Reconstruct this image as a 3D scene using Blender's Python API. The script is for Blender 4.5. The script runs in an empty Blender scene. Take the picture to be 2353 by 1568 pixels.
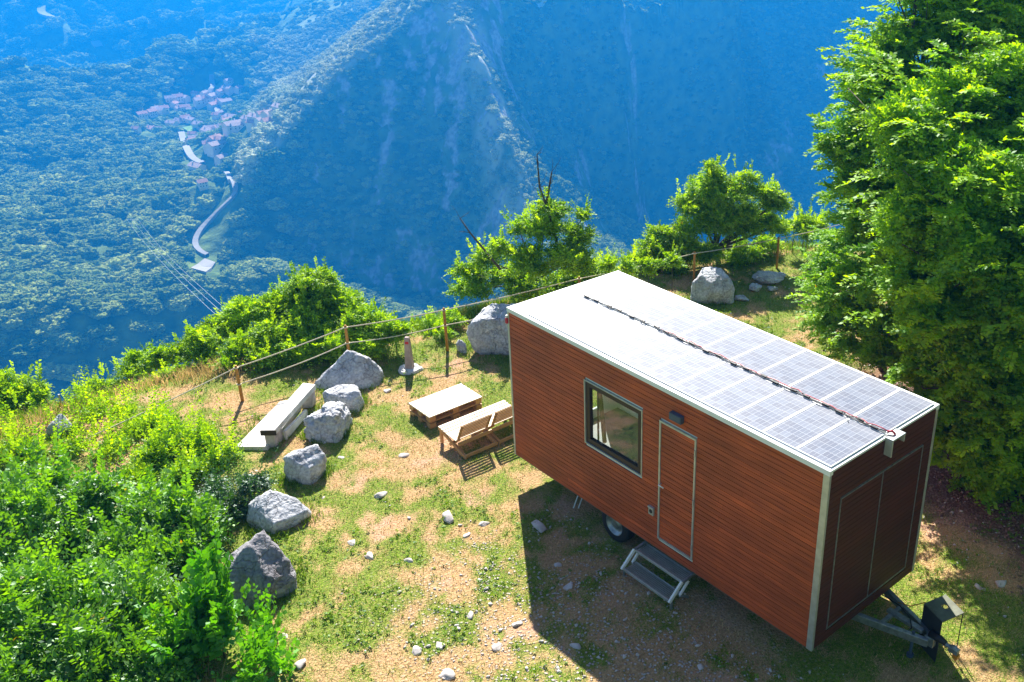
import bpy, math, random
import numpy as np
from mathutils import Vector, Matrix
from mathutils.geometry import delaunay_2d_cdt
R = math.radians
random.seed(7)
rng = np.random.default_rng(7)
scn = bpy.context.scene
col = scn.collection

# ------------------------------------------------------------------ camera
CAM = np.array([-8.7230, -5.8488, 10.1118]); YAW, PITCH, ROLL, FPX, CX, CY = 0.796864, 0.427548, 0.017696, 2253.54, 1514.44, 732.97
def cam_axes():
    cy, sy, cp, sp = math.cos(YAW), math.sin(YAW), math.cos(PITCH), math.sin(PITCH)
    f = np.array([cy*cp, sy*cp, -sp]); r = np.array([sy, -cy, 0.]); u = np.cross(r, f)
    cr, sr = math.cos(ROLL), math.sin(ROLL)
    return f, r*cr+u*sr, -r*sr+u*cr
F_, R_, U_ = cam_axes()
cd = bpy.data.cameras.new('camera'); cam = bpy.data.objects.new('camera', cd); col.objects.link(cam)
cam.matrix_world = Matrix(((R_[0], U_[0], -F_[0], CAM[0]), (R_[1], U_[1], -F_[1], CAM[1]), (R_[2], U_[2], -F_[2], CAM[2]), (0, 0, 0, 1)))
cd.sensor_width = 36; cd.lens = FPX/2353*36; cd.shift_x = -(CX-1176.5)/2353; cd.shift_y = (CY-784)/2353
cd.clip_start = .1; cd.clip_end = 20000
scn.camera = cam
# ------------------------------------------------------------------ sky, sun, exposure
SUN_EL, SUN_AZ = R(39.8), R(57.17)            # azimuth measured from +X towards +Y
w = bpy.data.worlds.new('World'); scn.world = w; w.use_nodes = True
wn = w.node_tree.nodes; bg = wn['Background']
sky = wn.new('ShaderNodeTexSky'); sky.sky_type = 'NISHITA'; sky.sun_disc = False
sky.sun_elevation = SUN_EL; sky.sun_rotation = math.pi/2 - SUN_AZ; sky.altitude = 600
sky.air_density = 1.0; sky.dust_density = 0.6; sky.ozone_density = 1.5
w.node_tree.links.new(sky.outputs[0], bg.inputs[0]); bg.inputs[1].default_value = 0.063
sl = bpy.data.lights.new('sun', 'SUN'); sl.energy = 5.0; sl.angle = R(.5); sl.color = (1, .95, .86)
so = bpy.data.objects.new('sun', sl); col.objects.link(so)
sdir = Vector((math.cos(SUN_AZ)*math.cos(SUN_EL), math.sin(SUN_AZ)*math.cos(SUN_EL), math.sin(SUN_EL)))
so.rotation_euler = sdir.to_track_quat('Z', 'Y').to_euler(); so.location = (0, 0, 60)
vs = scn.view_settings; vs.view_transform = 'Standard'; vs.look = 'None'; vs.exposure = 1.45; vs.gamma = 1

# ------------------------------------------------------------------ helpers
def ray(px, py):
    return F_ + R_*(px-CX)/FPX - U_*(py-CY)/FPX
def on_z(px, py, z=0.):
    d = ray(px, py); return CAM + d*(z-CAM[2])/d[2]
HF = np.array([math.cos(YAW), math.sin(YAW)]); HR = np.array([math.sin(YAW), -math.cos(YAW)])
def at_t(px, py, t):
    d = ray(px, py); k = t/(d[:2]@HF); return CAM + d*k
def smooth(a, b, x):
    x = np.clip((x-a)/(b-a), 0, 1); return x*x*(3-2*x)

def vnoise(x, y, seed=0):
    xi = np.floor(x).astype(np.int64); yi = np.floor(y).astype(np.int64)
    fx = x-xi; fy = y-yi; fx = fx*fx*fx*(fx*(fx*6-15)+10); fy = fy*fy*fy*(fy*(fy*6-15)+10)
    def h(a, b):
        n = (a*374761393 + b*668265263 + seed*1442695041) & 0x7fffffff
        n = ((n ^ (n >> 13))*1274126177) & 0x7fffffff
        n = n ^ (n >> 16)
        return (n & 0xffff)/65535.0*2-1
    a, b, c, d = h(xi, yi), h(xi+1, yi), h(xi, yi+1), h(xi+1, yi+1)
    return (a*(1-fx)+b*fx)*(1-fy)+(c*(1-fx)+d*fx)*fy
def fbm(x, y, oct=4, seed=0, gain=.5, ridge=False):
    s = 0; a = 1; tot = 0
    for i in range(oct):
        n = vnoise(x*2**i+17.3*i, y*2**i-9.1*i, seed+i)
        if ridge: n = 1-2*np.abs(n)
        s = s+a*n; tot += a; a *= gain
    return s/tot

def tag(o, label=None, cat=None, group=None, kind=None):
    if label: o['label'] = label
    if cat: o['category'] = cat
    if group: o['group'] = group
    if kind: o['kind'] = kind
    return o
def thing(name, label, cat, loc=(0, 0, 0), rotz=0, group=None):
    o = bpy.data.objects.new(name, None); col.objects.link(o); o.location = loc; o.rotation_euler = (0, 0, rotz)
    o.empty_display_size = .2
    return tag(o, label, cat, group)

class MB:
    """collects shapes and links them as ONE mesh object; coordinates are world ones unless local=True"""
    def __init__(s): s.v = []; s.f = []; s.c = []; s.mi = []; s.cur = 1.0; s.m = 0
    def add(s, vs, fs, c=None):
        n = len(s.v); s.v += [tuple(map(float, p)) for p in vs]
        for f in fs: s.f.append(tuple(i+n for i in f)); s.c.append(s.cur if c is None else c); s.mi.append(s.m)
    def box(s, lo, hi, c=None):
        (a, b, d), (e, f, g) = lo, hi
        s.add([(a, b, d), (e, b, d), (e, f, d), (a, f, d), (a, b, g), (e, b, g), (e, f, g), (a, f, g)],
              [(0, 3, 2, 1), (4, 5, 6, 7), (0, 1, 5, 4), (1, 2, 6, 5), (2, 3, 7, 6), (3, 0, 4, 7)], c)
    def beam(s, p, q, wd, ht, up=(0, 0, 1), c=None):
        p, q = Vector(p), Vector(q); d = (q-p).normalized(); u = Vector(up)
        sd = d.cross(u).normalized()*wd/2; u = sd.cross(d).normalized()*ht/2
        vs = [x+i*sd+j*u for x in (p, q) for i, j in ((-1, -1), (1, -1), (1, 1), (-1, 1))]
        s.add(vs, [(0, 1, 2, 3), (7, 6, 5, 4), (0, 4, 5, 1), (1, 5, 6, 2), (2, 6, 7, 3), (3, 7, 4, 0)], c)
    def tube(s, pts, rad, n=8, cap=True, c=None):
        pts = [Vector(p) for p in pts]; rad = rad if hasattr(rad, '__len__') else [rad]*len(pts)
        rings = []; prev = None
        for i, p in enumerate(pts):
            d = (pts[min(i+1, len(pts)-1)]-pts[max(i-1, 0)]).normalized()
            a = prev if prev is not None else (Vector((0, 0, 1)) if abs(d.z) < .9 else Vector((1, 0, 0)))
            a = (a-d*a.dot(d)).normalized(); b = d.cross(a); prev = a
            rings.append([p+(a*math.cos(2*math.pi*k/n)+b*math.sin(2*math.pi*k/n))*rad[i] for k in range(n)])
        vs = [v for r_ in rings for v in r_]; fs = []
        for i in range(len(pts)-1):
            for k in range(n):
                fs.append((i*n+k, i*n+(k+1) % n, (i+1)*n+(k+1) % n, (i+1)*n+k))
        if cap: fs.append(tuple(range(n))[::-1]); fs.append(tuple((len(pts)-1)*n+k for k in range(n)))
        s.add(vs, fs, c)
    def cyl(s, a, b, r, n=20, c=None): s.tube([a, b], r, n, True, c)
    def lathe(s, ctr, axis, prof, n=32, c=None):
        ax = Vector(axis).normalized(); a = Vector((0, 0, 1)) if abs(ax.z) < .9 else Vector((1, 0, 0))
        a = (a-ax*a.dot(ax)).normalized(); b = ax.cross(a); ctr = Vector(ctr)
        vs = [ctr+ax*h+(a*math.cos(2*math.pi*k/n)+b*math.sin(2*math.pi*k/n))*r for r, h in prof for k in range(n)]
        fs = [(i*n+k, i*n+(k+1) % n, (i+1)*n+(k+1) % n, (i+1)*n+k) for i in range(len(prof)-1) for k in range(n)]
        s.add(vs, fs, c)
    def prism(s, poly, lo, hi, axis=2, c=None):
        n = len(poly)
        def P(p, h):
            return (p[0], p[1], h) if axis == 2 else ((h, p[0], p[1]) if axis == 0 else (p[0], h, p[1]))
        s.add([P(p, lo) for p in poly]+[P(p, hi) for p in poly],
              [tuple(range(n))[::-1], tuple(range(n, 2*n))]+[(k, (k+1) % n, n+(k+1) % n, n+k) for k in range(n)], c)
    def build(s, name, mat, parent=None, bevel=0, smooth_=False, local=False):
        me = bpy.data.meshes.new(name)
        vs = np.array(s.v, float)
        if parent is not None and not local:
            o = parent; off = np.zeros(3)
            while o is not None: off += np.array(o.location); o = o.parent
            vs = vs-off
        me.from_pydata([tuple(v) for v in vs], [], s.f)
        mats = mat if isinstance(mat, (list, tuple)) else [mat]
        for m in mats: me.materials.append(m)
        if len(mats) > 1: me.polygons.foreach_set('material_index', np.array(s.mi, dtype=np.int32))
        at = me.attributes.new('tone', 'FLOAT', 'FACE'); at.data.foreach_set('value', np.array(s.c, dtype=np.float32))
        if smooth_: me.polygons.foreach_set('use_smooth', [True]*len(s.f))
        me.update()
        o = bpy.data.objects.new(name, me); col.objects.link(o)
        if parent is not None: o.parent = parent
        if bevel:
            b = o.modifiers.new('bevel', 'BEVEL'); b.width = bevel; b.segments = 2; b.limit_method = 'ANGLE'
        return o

# ------------------------------------------------------------------ materials
def mat(name):
    m = bpy.data.materials.new(name); m.use_nodes = True
    nt = m.node_tree; return m, nt, nt.nodes, nt.links, nt.nodes['Principled BSDF']
def noise_col(nt, scale, c0, c1, vec=None, detail=4, lo=.35, hi=.65, mapping=None):
    N, L = nt.nodes, nt.links
    n = N.new('ShaderNodeTexNoise'); n.inputs['Scale'].default_value = scale; n.inputs['Detail'].default_value = detail
    r = N.new('ShaderNodeValToRGB'); r.color_ramp.elements[0].position = lo; r.color_ramp.elements[1].position = hi
    r.color_ramp.elements[0].color = (*c0, 1); r.color_ramp.elements[1].color = (*c1, 1)
    if vec is None: vec = N.new('ShaderNodeTexCoord').outputs['Object']
    if mapping:
        mp = N.new('ShaderNodeMapping'); mp.inputs['Scale'].default_value = mapping; L.new(vec, mp.inputs[0]); vec = mp.outputs[0]
    L.new(vec, n.inputs['Vector']); L.new(n.outputs[0], r.inputs[0])
    return r.outputs[0], n.outputs[0]
def bump(nt, height, strength, dist, out):
    b = nt.nodes.new('ShaderNodeBump'); b.inputs['Strength'].default_value = strength; b.inputs['Distance'].default_value = dist
    nt.links.new(height, b.inputs['Height']); nt.links.new(b.outputs[0], out); return b
def mixc(nt, fac, a, b, mode='MIX'):
    m = nt.nodes.new('ShaderNodeMix'); m.data_type = 'RGBA'; m.blend_type = mode
    for s, x in ((m.inputs[0], fac), (m.inputs[6], a), (m.inputs[7], b)):
        if hasattr(x, 'links') or isinstance(x, bpy.types.NodeSocket): nt.links.new(x, s)
        elif isinstance(x, tuple): s.default_value = (*x, 1)
        else: s.default_value = x
    return m.outputs[2]
def attr(nt, name):
    a = nt.nodes.new('ShaderNodeAttribute'); a.attribute_name = name; return a
def simple(name, c, rough=.6, metal=0, var=.15, scale=6, bmp=0.1, bd=.002, spec=.5, mapping=None):
    m, nt, N, L, P = mat(name)
    c1 = tuple(min(1, x*(1+var)) for x in c); c0 = tuple(x*(1-var) for x in c)
    o, f = noise_col(nt, scale, c0, c1, mapping=mapping, detail=6, lo=.3, hi=.7)
    t = attr(nt, 'tone')
    o = mixc(nt, 1.0, o, t.outputs['Color'], 'MULTIPLY') if False else o
    L.new(o, P.inputs['Base Color']); P.inputs['Roughness'].default_value = rough; P.inputs['Metallic'].default_value = metal
    P.inputs['Specular IOR Level'].default_value = spec
    if bmp: bump(nt, f, bmp, bd, P.inputs['Normal'])
    return m
def wood(name, c0, c1, along='y', rough=.6, tonemul=True):
    m, nt, N, L, P = mat(name)
    sc = {'x': (1.2, 30, 30), 'y': (30, 1.2, 30), 'z': (30, 30, 1.2)}[along]
    o, f = noise_col(nt, 1.6, c0, c1, mapping=sc, detail=7, lo=.3, hi=.7)
    o2, f2 = noise_col(nt, 1.3, (.8, .8, .8), (1.2, 1.15, 1.1), detail=3, lo=.3, hi=.7)
    o = mixc(nt, 1.0, o, o2, 'MULTIPLY')
    t = attr(nt, 'tone'); vm = N.new('ShaderNodeVectorMath'); vm.operation = 'SCALE'
    L.new(o, vm.inputs[0]); L.new(t.outputs['Fac'], vm.inputs['Scale'])
    L.new(vm.outputs[0], P.inputs['Base Color']); P.inputs['Roughness'].default_value = rough
    bump(nt, f, .35, .003, P.inputs['Normal'])
    return m

def leafmat(name, c0, c1, trans=.45, gloss=.05, yellow=None, tint=(1.45, 1.25, .3)):
    m = bpy.data.materials.new(name); m.use_nodes = True; nt = m.node_tree; N, L = nt.nodes, nt.links; N.clear()
    out = N.new('ShaderNodeOutputMaterial')
    a = attr(nt, 'tone'); r = N.new('ShaderNodeValToRGB'); e = r.color_ramp.elements
    e[0].position = 0; e[0].color = (*c0, 1); e[1].position = .9; e[1].color = (*c1, 1)
    if yellow: x = e.new(.985); x.color = (*c1, 1); y = e.new(1.0); y.color = (*yellow, 1)
    L.new(a.outputs['Fac'], r.inputs[0])
    o2, f2 = noise_col(nt, .9, (.75, .8, .7), (1.2, 1.15, 1.1), detail=2, lo=.3, hi=.7)
    cc = mixc(nt, 1.0, r.outputs[0], o2, 'MULTIPLY')
    d = N.new('ShaderNodeBsdfDiffuse'); t = N.new('ShaderNodeBsdfTranslucent'); g = N.new('ShaderNodeBsdfGlossy')
    g.inputs['Roughness'].default_value = .55; g.inputs['Color'].default_value = (.9, .95, 1, 1)
    ty = mixc(nt, 1.0, cc, tint, 'MULTIPLY')
    L.new(cc, d.inputs[0]); L.new(ty, t.inputs[0])
    m1 = N.new('ShaderNodeMixShader'); m1.inputs[0].default_value = trans; L.new(d.outputs[0], m1.inputs[1]); L.new(t.outputs[0], m1.inputs[2])
    m2 = N.new('ShaderNodeMixShader'); m2.inputs[0].default_value = gloss; L.new(m1.outputs[0], m2.inputs[1]); L.new(g.outputs[0], m2.inputs[2])
    L.new(m2.outputs[0], out.inputs[0]); return m

M = {}
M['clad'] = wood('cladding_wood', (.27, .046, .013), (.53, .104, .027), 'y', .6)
M['clad_shaded'] = wood('cladding_wood_shaded', (.045, .010, .008), (.095, .018, .011), 'x', .6)  # end boards: the shade on that wall is put into a darker colour
M['frame_white'] = simple('white_aluminium', (.78, .79, .78), .45, 0, .06, 3)
M['alu'] = simple('galvanised_trim', (.50, .53, .52), .38, .5, .15, 8)
M['galv'] = simple('galvanised_steel', (.30, .34, .36), .42, .7, .3, 14)
M['dark_metal'] = simple('dark_metal', (.045, .05, .055), .5, .3)
M['black'] = simple('black_plastic', (.018, .018, .02), .5)
M['grey_plate'] = simple('grey_plate', (.13, .14, .10), .6, .2, .25, 10)
M['rubber'] = simple('rubber', (.02, .02, .022), .8)
M['brownframe'] = simple('brown_window_frame', (.028, .014, .013), .45)
M['red'] = simple('red_plastic', (.55, .02, .05), .4)
M['pale'] = simple('pale_plastic', (.75, .7, .65), .5)
M['orange'] = simple('orange_plastic', (.6, .22, .02), .4)
M['bluegrey'] = simple('blue_grey_enamel', (.055, .085, .13), .45)
M['interior'] = simple('interior_white', (.68, .74, .70), .8, 0, .05)
M['bed'] = simple('brown_blanket', (.28, .16, .08), .9, 0, .4, 5)
M['floor_in'] = simple('interior_floor', (.13, .12, .12), .6)
M['concrete'] = simple('pale_concrete', (.62, .60, .57), .85, 0, .22, 5, .5, .01)
M['concrete_grey'] = simple('grey_concrete', (.46, .41, .39), .85, 0, .3, 9, .5, .01)
M['redpaint'] = simple('red_paint', (.6, .02, .03), .6)
M['yellow'] = simple('yellow_sign_paint', (.75, .42, .02), .5)
M['pine'] = wood('sunlit_pine', (.62, .50, .34), (.78, .68, .52), 'x', .55)  # table top and seats: sunlight put into the pale colour
M['pine_shaded'] = wood('oiled_pine', (.46, .24, .09), (.62, .36, .15), 'x', .55)  # the same pine with shade put into the colour
M['post'] = wood('fence_post_wood', (.38, .17, .03), (.55, .28, .06), 'z', .7)
M['rope'] = simple('pale_rope', (.66, .58, .42), .9, 0, .2, 60)
M['bark'] = simple('bark', (.085, .07, .055), .9, 0, .5, 14, .8, .02, mapping=(1, 1, .25))
M['deadwood'] = simple('dead_wood', (.10, .085, .08), .9, 0, .4, 14)
M['leaf_beech'] = leafmat('beech_leaf', (.085, .27, .003), (.42, .70, .006), .54, .03, (.45, .28, .02))
M['leaf_bush'] = leafmat('shrub_leaf', (.08, .24, .003), (.42, .66, .006), .52, .03, (.40, .32, .03))
M['leaf_fore'] = leafmat('dark_shrub_leaf', (.035, .15, .003), (.22, .50, .005), .48, .06, (.42, .30, .02))
M['leaf_hazel'] = leafmat('hazel_leaf', (.06, .28, .006), (.15, .44, .008), .45, .05)
M['leaf_weed'] = leafmat('weed_leaf', (.06, .16, .006), (.20, .36, .01), .4, .03)
M['leaf_dark'] = leafmat('glossy_dark_leaf', (.020, .085, .016), (.06, .18, .018), .3, .08)
M['grass'] = leafmat('grass_blade', (.07, .17, .006), (.20, .33, .015), .4, .02, None, (1.25, 1.15, .5))
M['straw'] = leafmat('dry_grass_blade', (.42, .28, .12), (.78, .56, .30), .35, .02, None, (1.05, 1.0, .8))

def glassmat():
    m = bpy.data.materials.new('window_glass'); m.use_nodes = True; nt = m.node_tree; N, L = nt.nodes, nt.links; N.clear()
    out = N.new('ShaderNodeOutputMaterial'); t = N.new('ShaderNodeBsdfTransparent'); t.inputs[0].default_value = (.80, .86, .84, 1)
    g = N.new('ShaderNodeBsdfGlossy'); g.inputs['Roughness'].default_value = .03
    lw = N.new('ShaderNodeLayerWeight'); lw.inputs['Blend'].default_value = .5; pw_ = N.new('ShaderNodeMath'); pw_.operation = 'POWER'; pw_.inputs[1].default_value = 3; L.new(lw.outputs['Facing'], pw_.inputs[0])
    fr = N.new('ShaderNodeMath'); fr.operation = 'MULTIPLY_ADD'; fr.inputs[1].default_value = .5; fr.inputs[2].default_value = .06; L.new(pw_.outputs[0], fr.inputs[0])
    mx = N.new('ShaderNodeMixShader'); L.new(fr.outputs[0], mx.inputs[0]); L.new(t.outputs[0], mx.inputs[1]); L.new(g.outputs[0], mx.inputs[2])
    L.new(mx.outputs[0], out.inputs[0]); return m
M['glass'] = glassmat()

def panelmat():
    m, nt, N, L, P = mat('solar_cells')
    tc = N.new('ShaderNodeTexCoord').outputs['Object']
    sx = N.new('ShaderNodeSeparateXYZ'); L.new(tc, sx.inputs[0])
    def grid(sock, period, width):
        a = N.new('ShaderNodeMath'); a.operation = 'FRACT'; b = N.new('ShaderNodeMath'); b.operation = 'DIVIDE'
        L.new(sock, b.inputs[0]); b.inputs[1].default_value = period; L.new(b.outputs[0], a.inputs[0])
        c = N.new('ShaderNodeMath'); c.operation = 'LESS_THAN'; c.inputs[1].default_value = width/period; L.new(a.outputs[0], c.inputs[0]); return c.outputs[0]
    def mx(a, b):
        q = N.new('ShaderNodeMath'); q.operation = 'MAXIMUM'; L.new(a, q.inputs[0]); L.new(b, q.inputs[1]); return q.outputs[0]
    g = mx(mx(grid(sx.outputs[0], .128, .006), grid(sx.outputs[1], .128, .006)), grid(sx.outputs[1], .064, .0035))
    # every cell has its own tone
    wn_ = N.new('ShaderNodeTexWhiteNoise'); sn = N.new('ShaderNodeVectorMath'); sn.operation = 'SNAP'; sn.inputs[1].default_value = (.128, .128, 10)
    L.new(tc, sn.inputs[0]); L.new(sn.outputs[0], wn_.inputs[0])
    cc = mixc(nt, wn_.outputs['Value'], (.07, .09, .15), (.11, .14, .21))
    dust, f = noise_col(nt, 1.3, (0, 0, 0), (1, 1, 1), detail=5, lo=.3, hi=.8, mapping=(1, .5, 1))
    dm = N.new('ShaderNodeMath'); dm.operation = 'MULTIPLY'; dm.inputs[1].default_value = .42; L.new(dust, dm.inputs[0])
    cc = mixc(nt, dm.outputs[0], cc, (.42, .40, .38))
    gm = N.new('ShaderNodeMath'); gm.operation = 'MULTIPLY'; gm.inputs[1].default_value = .5; L.new(g, gm.inputs[0]); cc = mixc(nt, gm.outputs[0], cc, (.50, .52, .56))
    L.new(cc, P.inputs['Base Color']); P.inputs['Roughness'].default_value = .55; P.inputs['Specular IOR Level'].default_value = .23
    P.inputs['Coat Weight'].default_value = .02; P.inputs['Coat Roughness'].default_value = .2
    return m
M['solar'] = panelmat()

def rockmat(name, c0, c1, stain=(.30, .22, .18)):
    m, nt, N, L, P = mat(name)
    o, f = noise_col(nt, 3.2, c0, c1, detail=8, lo=.32, hi=.68)
    o2, f2 = noise_col(nt, 2.1, (0, 0, 0), (1, 1, 1), detail=5, lo=.56, hi=.70)
    dm = N.new('ShaderNodeMath'); dm.operation = 'MULTIPLY'; dm.inputs[1].default_value = .45; L.new(o2, dm.inputs[0])
    o = mixc(nt, dm.outputs[0], o, stain)
    o3, f3 = noise_col(nt, 22, (.62, .62, .64), (1.1, 1.1, 1.1), detail=5, lo=.35, hi=.6)
    o = mixc(nt, .8, o, o3, 'MULTIPLY')
    vo = N.new('ShaderNodeTexVoronoi'); vo.feature = 'DISTANCE_TO_EDGE'; vo.inputs['Scale'].default_value = 1.7; nw = N.new('ShaderNodeTexNoise'); nw.inputs['Scale'].default_value = 2.2; nw.inputs['Detail'].default_value = 5
    tcx = N.new('ShaderNodeTexCoord').outputs['Object']; L.new(tcx, nw.inputs['Vector']); va = N.new('ShaderNodeVectorMath'); va.operation = 'MULTIPLY_ADD'; L.new(nw.outputs['Color'], va.inputs[0]); va.inputs[1].default_value = (1.3, 1.3, .8); L.new(tcx, va.inputs[2]); L.new(va.outputs[0], vo.inputs['Vector'])
    cr = N.new('ShaderNodeValToRGB'); cr.color_ramp.elements[0].color = (.45, .43, .42, 1); cr.color_ramp.elements[1].color = (1, 1, 1, 1); cr.color_ramp.elements[1].position = .03; L.new(vo.outputs['Distance'], cr.inputs[0])
    o = mixc(nt, .6, o, cr.outputs[0], 'MULTIPLY')
    L.new(o, P.inputs['Base Color']); P.inputs['Roughness'].default_value = .9
    hm_ = N.new('ShaderNodeMath'); hm_.operation = 'MULTIPLY_ADD'; L.new(cr.outputs[0], hm_.inputs[0]); hm_.inputs[1].default_value = .8; L.new(f3, hm_.inputs[2]); b = bump(nt, hm_.outputs[0], .9, .03, P.inputs['Normal']); return m
M['rock'] = rockmat('limestone', (.38, .39, .42), (.66, .67, .70))
M['rock_dark'] = rockmat('weathered_limestone', (.20, .19, .21), (.36, .35, .37), (.16, .12, .11))
M['pebble'] = simple('pebble', (.54, .49, .46), .9, 0, .25, 9)

# ------------------------------------------------------------------ land height
POLY = np.array([(-9.5, -30), (-8.2, 0), (-5.8, 5.3), (-5.2, 7), (-4.4, 8.6), (-4.3, 10), (-5.6, 12), (-6.6, 14.2), (-2.5, 14.0), (.4, 13.6), (2, 12.9), (5, 12.5),
                 (8, 12.3), (10, 11.9), (13, 10.6), (18, 8), (30, 0), (60, -20), (60, -60), (-9.5, -60)], float)
def edge_dist(x, y):
    """distance outside the plateau polygon (0 inside)"""
    best = np.full(x.shape, 1e9); inside = np.zeros(x.shape, bool); n = len(POLY)
    for i in range(n):
        a, b = POLY[i], POLY[(i+1) % n]; d = b-a; l2 = d@d
        t = np.clip(((x-a[0])*d[0]+(y-a[1])*d[1])/l2, 0, 1)
        best = np.minimum(best, np.hypot(x-a[0]-t*d[0], y-a[1]-t*d[1]))
        c = (a[1] > y) != (b[1] > y)
        with np.errstate(divide='ignore', invalid='ignore'):
            xi = (b[0]-a[0])*(y-a[1])/(b[1]-a[1]+1e-12)+a[0]
        inside ^= c & (x < xi)
    return np.where(inside, 0, best)
def z_near(x, y):
    d = edge_dist(x, y)
    z = -np.where(d < 2.5, .16*d*d, 1.0+(d-2.5)*1.05)
    z = z + .035*fbm(x*.6, y*.6, 3, 5) + .012*fbm(x*3, y*3, 2, 9) - .0*x
    z = z + .25*np.exp(-((x+8)**2+(y+2)**2)/30)
    return z + smooth(6, 40, d)*4*fbm(x*.06, y*.06, 3, 11)

def chain(x, y0, t0, ys, s):
    """points down (or up) a slope of steepness s that starts at pixel (x, y0), distance t0"""
    p = at_t(x, y0, t0); out = [(x, y0, t0)]; z0 = p[2]-CAM[2]
    for y in ys:
        d = ray(x, y); tn = -d[2]/(d[:2]@HF); out.append((x, y, (-z0+s*t0)/(s+tn)))
    return out
CTRL = []; EDGES = []
def pts(l, edge=False):
    i0 = len(CTRL)
    for p in l: CTRL.append(at_t(*p))
    if edge: EDGES.extend((i, i+1) for i in range(i0, len(CTRL)-1))
# spur crest (sunlit flank above, cliff below), rib on its right
pts([(1700, -260, 960), (1350, -165, 860), (1150, -85, 790), (1000, 0, 740), (930, 60, 724), (850, 125, 708), (770, 190, 694), (700, 262, 680), (640, 330, 662), (600, 375, 650), (560, 440, 630), (548, 510, 610), (575, 590, 590)], True)
pts([(1040, 40, 728), (1085, 140, 696), (1130, 270, 655), (1168, 390, 617), (1200, 520, 582), (1215, 640, 555)], True)
pts([(1380, -205, 900), (1140, -120, 828), (985, -38, 775), (905, 20, 760), (828, 85, 745), (748, 150, 732), (678, 224, 715), (618, 294, 692), (578, 340, 680), (538, 412, 657)])
pts([(1056, 4, 752), (1104, 108, 719), (1150, 240, 679), (1188, 360, 641), (1220, 490, 606)])
for x, y0, t0, ys in ((620, 352, 655, (440, 520, 580)), (700, 262, 680, (330, 400, 480, 560, 620)), (770, 190, 694, (280, 380, 480, 580, 660)), (850, 125, 708, (220, 330, 440, 550, 680)),
                      (930, 60, 724, (170, 300, 430, 560, 700)), (1000, 0, 740, (120, 260, 400, 540, 700)), (1085, 140, 696, (300, 450, 600, 740))):
    pts(chain(x, y0, t0, ys, 1.25)[1:])
# far side of the spur flank
pts([(1300, -500, 1400), (1000, -130, 1200), (840, 0, 1130), (700, 82, 1090), (600, 120, 1070), (532, 140, 1060), (470, 195, 1020)], True)
pts([(780, 100, 900), (650, 200, 880), (850, 40, 900), (600, 290, 800), (560, 340, 760)])
# village terrace, valley floor, road
pts([(330, 290, 950), (420, 255, 1000), (500, 215, 1050), (550, 210, 1030), (640, 240, 980), (400, 330, 880), (480, 320, 880), (560, 300, 870), (430, 380, 790), (500, 400, 760), (545, 450, 690),
     (460, 490, 660), (440, 560, 600), (520, 560, 600), (465, 615, 560), (560, 620, 560), (640, 600, 572)])
# crest of the near hill, its face towards us
pts([(-400, 760, 440), (-150, 740, 455), (0, 718, 470), (100, 694, 480), (190, 674, 490), (280, 690, 498), (380, 660, 515), (470, 642, 538), (560, 650, 545), (680, 640, 552), (800, 690, 545), (950, 740, 540)], True)
for x, y0, t0 in ((-150, 740, 455), (0, 718, 470), (100, 694, 480), (190, 674, 490), (280, 690, 498), (380, 660, 515), (470, 642, 538), (560, 650, 545), (680, 640, 552), (800, 690, 545)):
    pts(chain(x, y0, t0, (y0+70, y0+150, y0+230), 1.1)[1:])
pts([(100, 640, 530), (0, 600, 560), (200, 600, 570), (300, 560, 600), (0, 520, 620), (150, 500, 650), (0, 450, 700), (260, 460, 690), (130, 420, 740), (350, 430, 720), (-300, 500, 640), (-300, 600, 560)])
pts([(-300, 420, 800), (-100, 385, 810), (0, 358, 820), (102, 323, 850), (190, 290, 885), (262, 260, 925), (340, 235, 985)], True)
pts([(0, 300, 1000), (100, 260, 1060), (200, 225, 1100), (300, 190, 1180), (420, 150, 1250), (520, 100, 1330)])
pts([(-300, 170, 1300), (0, 160, 1350), (200, 120, 1450), (350, 90, 1500), (500, 60, 1550), (620, 50, 1600), (720, 20, 1500), (820, -40, 1450)])
pts([(-300, 60, 1900), (0, 40, 2000), (200, 30, 2050), (400, 10, 2100), (600, 0, 1900), (650, -60, 1850), (760, -120, 1800), (900, -250, 1750)])
pts([(x, y, t) for x, t in ((-800, 3600), (-400, 3500), (0, 3300), (300, 3200), (600, 2900), (900, 2600)) for y in (-480,)])
# dark mountain on the right
for x, tt in ((1190, 715), (1330, 700), (1500, 690), (1700, 700), (1900, 720), (2100, 740), (2400, 760), (2900, 760)):
    c = chain(x, 640, tt+150, (520, 400, 280, 160, 40, -120, -400), 1.16 + .05*math.sin(x*.013))
    pts(c)
N0 = len(CTRL)
def world_ctrl(az, r, z):
    a = YAW+R(az); CTRL.append(np.array([CAM[0]+r*math.cos(a), CAM[1]+r*math.sin(a), z]))
for az in range(-180, 180, 20):
    front = abs(az) < 75
    if front:
        if az > 15: world_ctrl(az, 7000, 130)
        else: world_ctrl(az, 2200, 130); world_ctrl(az, 7000, 130)
        world_ctrl(az, 60, -42); world_ctrl(az, 170, -170); world_ctrl(az, 330, -300); world_ctrl(az, 420, -302)
    else:
        world_ctrl(az, 60, 10 if abs(az) > 100 else -8); world_ctrl(az, 300, 60 if abs(az) > 100 else -60); world_ctrl(az, 1500, 120); world_ctrl(az, 7000, 130)
for az in (-30, -10, 10, 30): world_ctrl(az, 60, -42); world_ctrl(az, 170, -170); world_ctrl(az, 330, -300)
for az in (26, 34, 45, 60): world_ctrl(az, 700, -210); world_ctrl(az, 1200, -190); world_ctrl(az, 2200, -80); world_ctrl(az, 4000, 100)
for az in (-45, -60): world_ctrl(az, 700, -240); world_ctrl(az, 1000, 120)
CT = np.array(CTRL)
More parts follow.
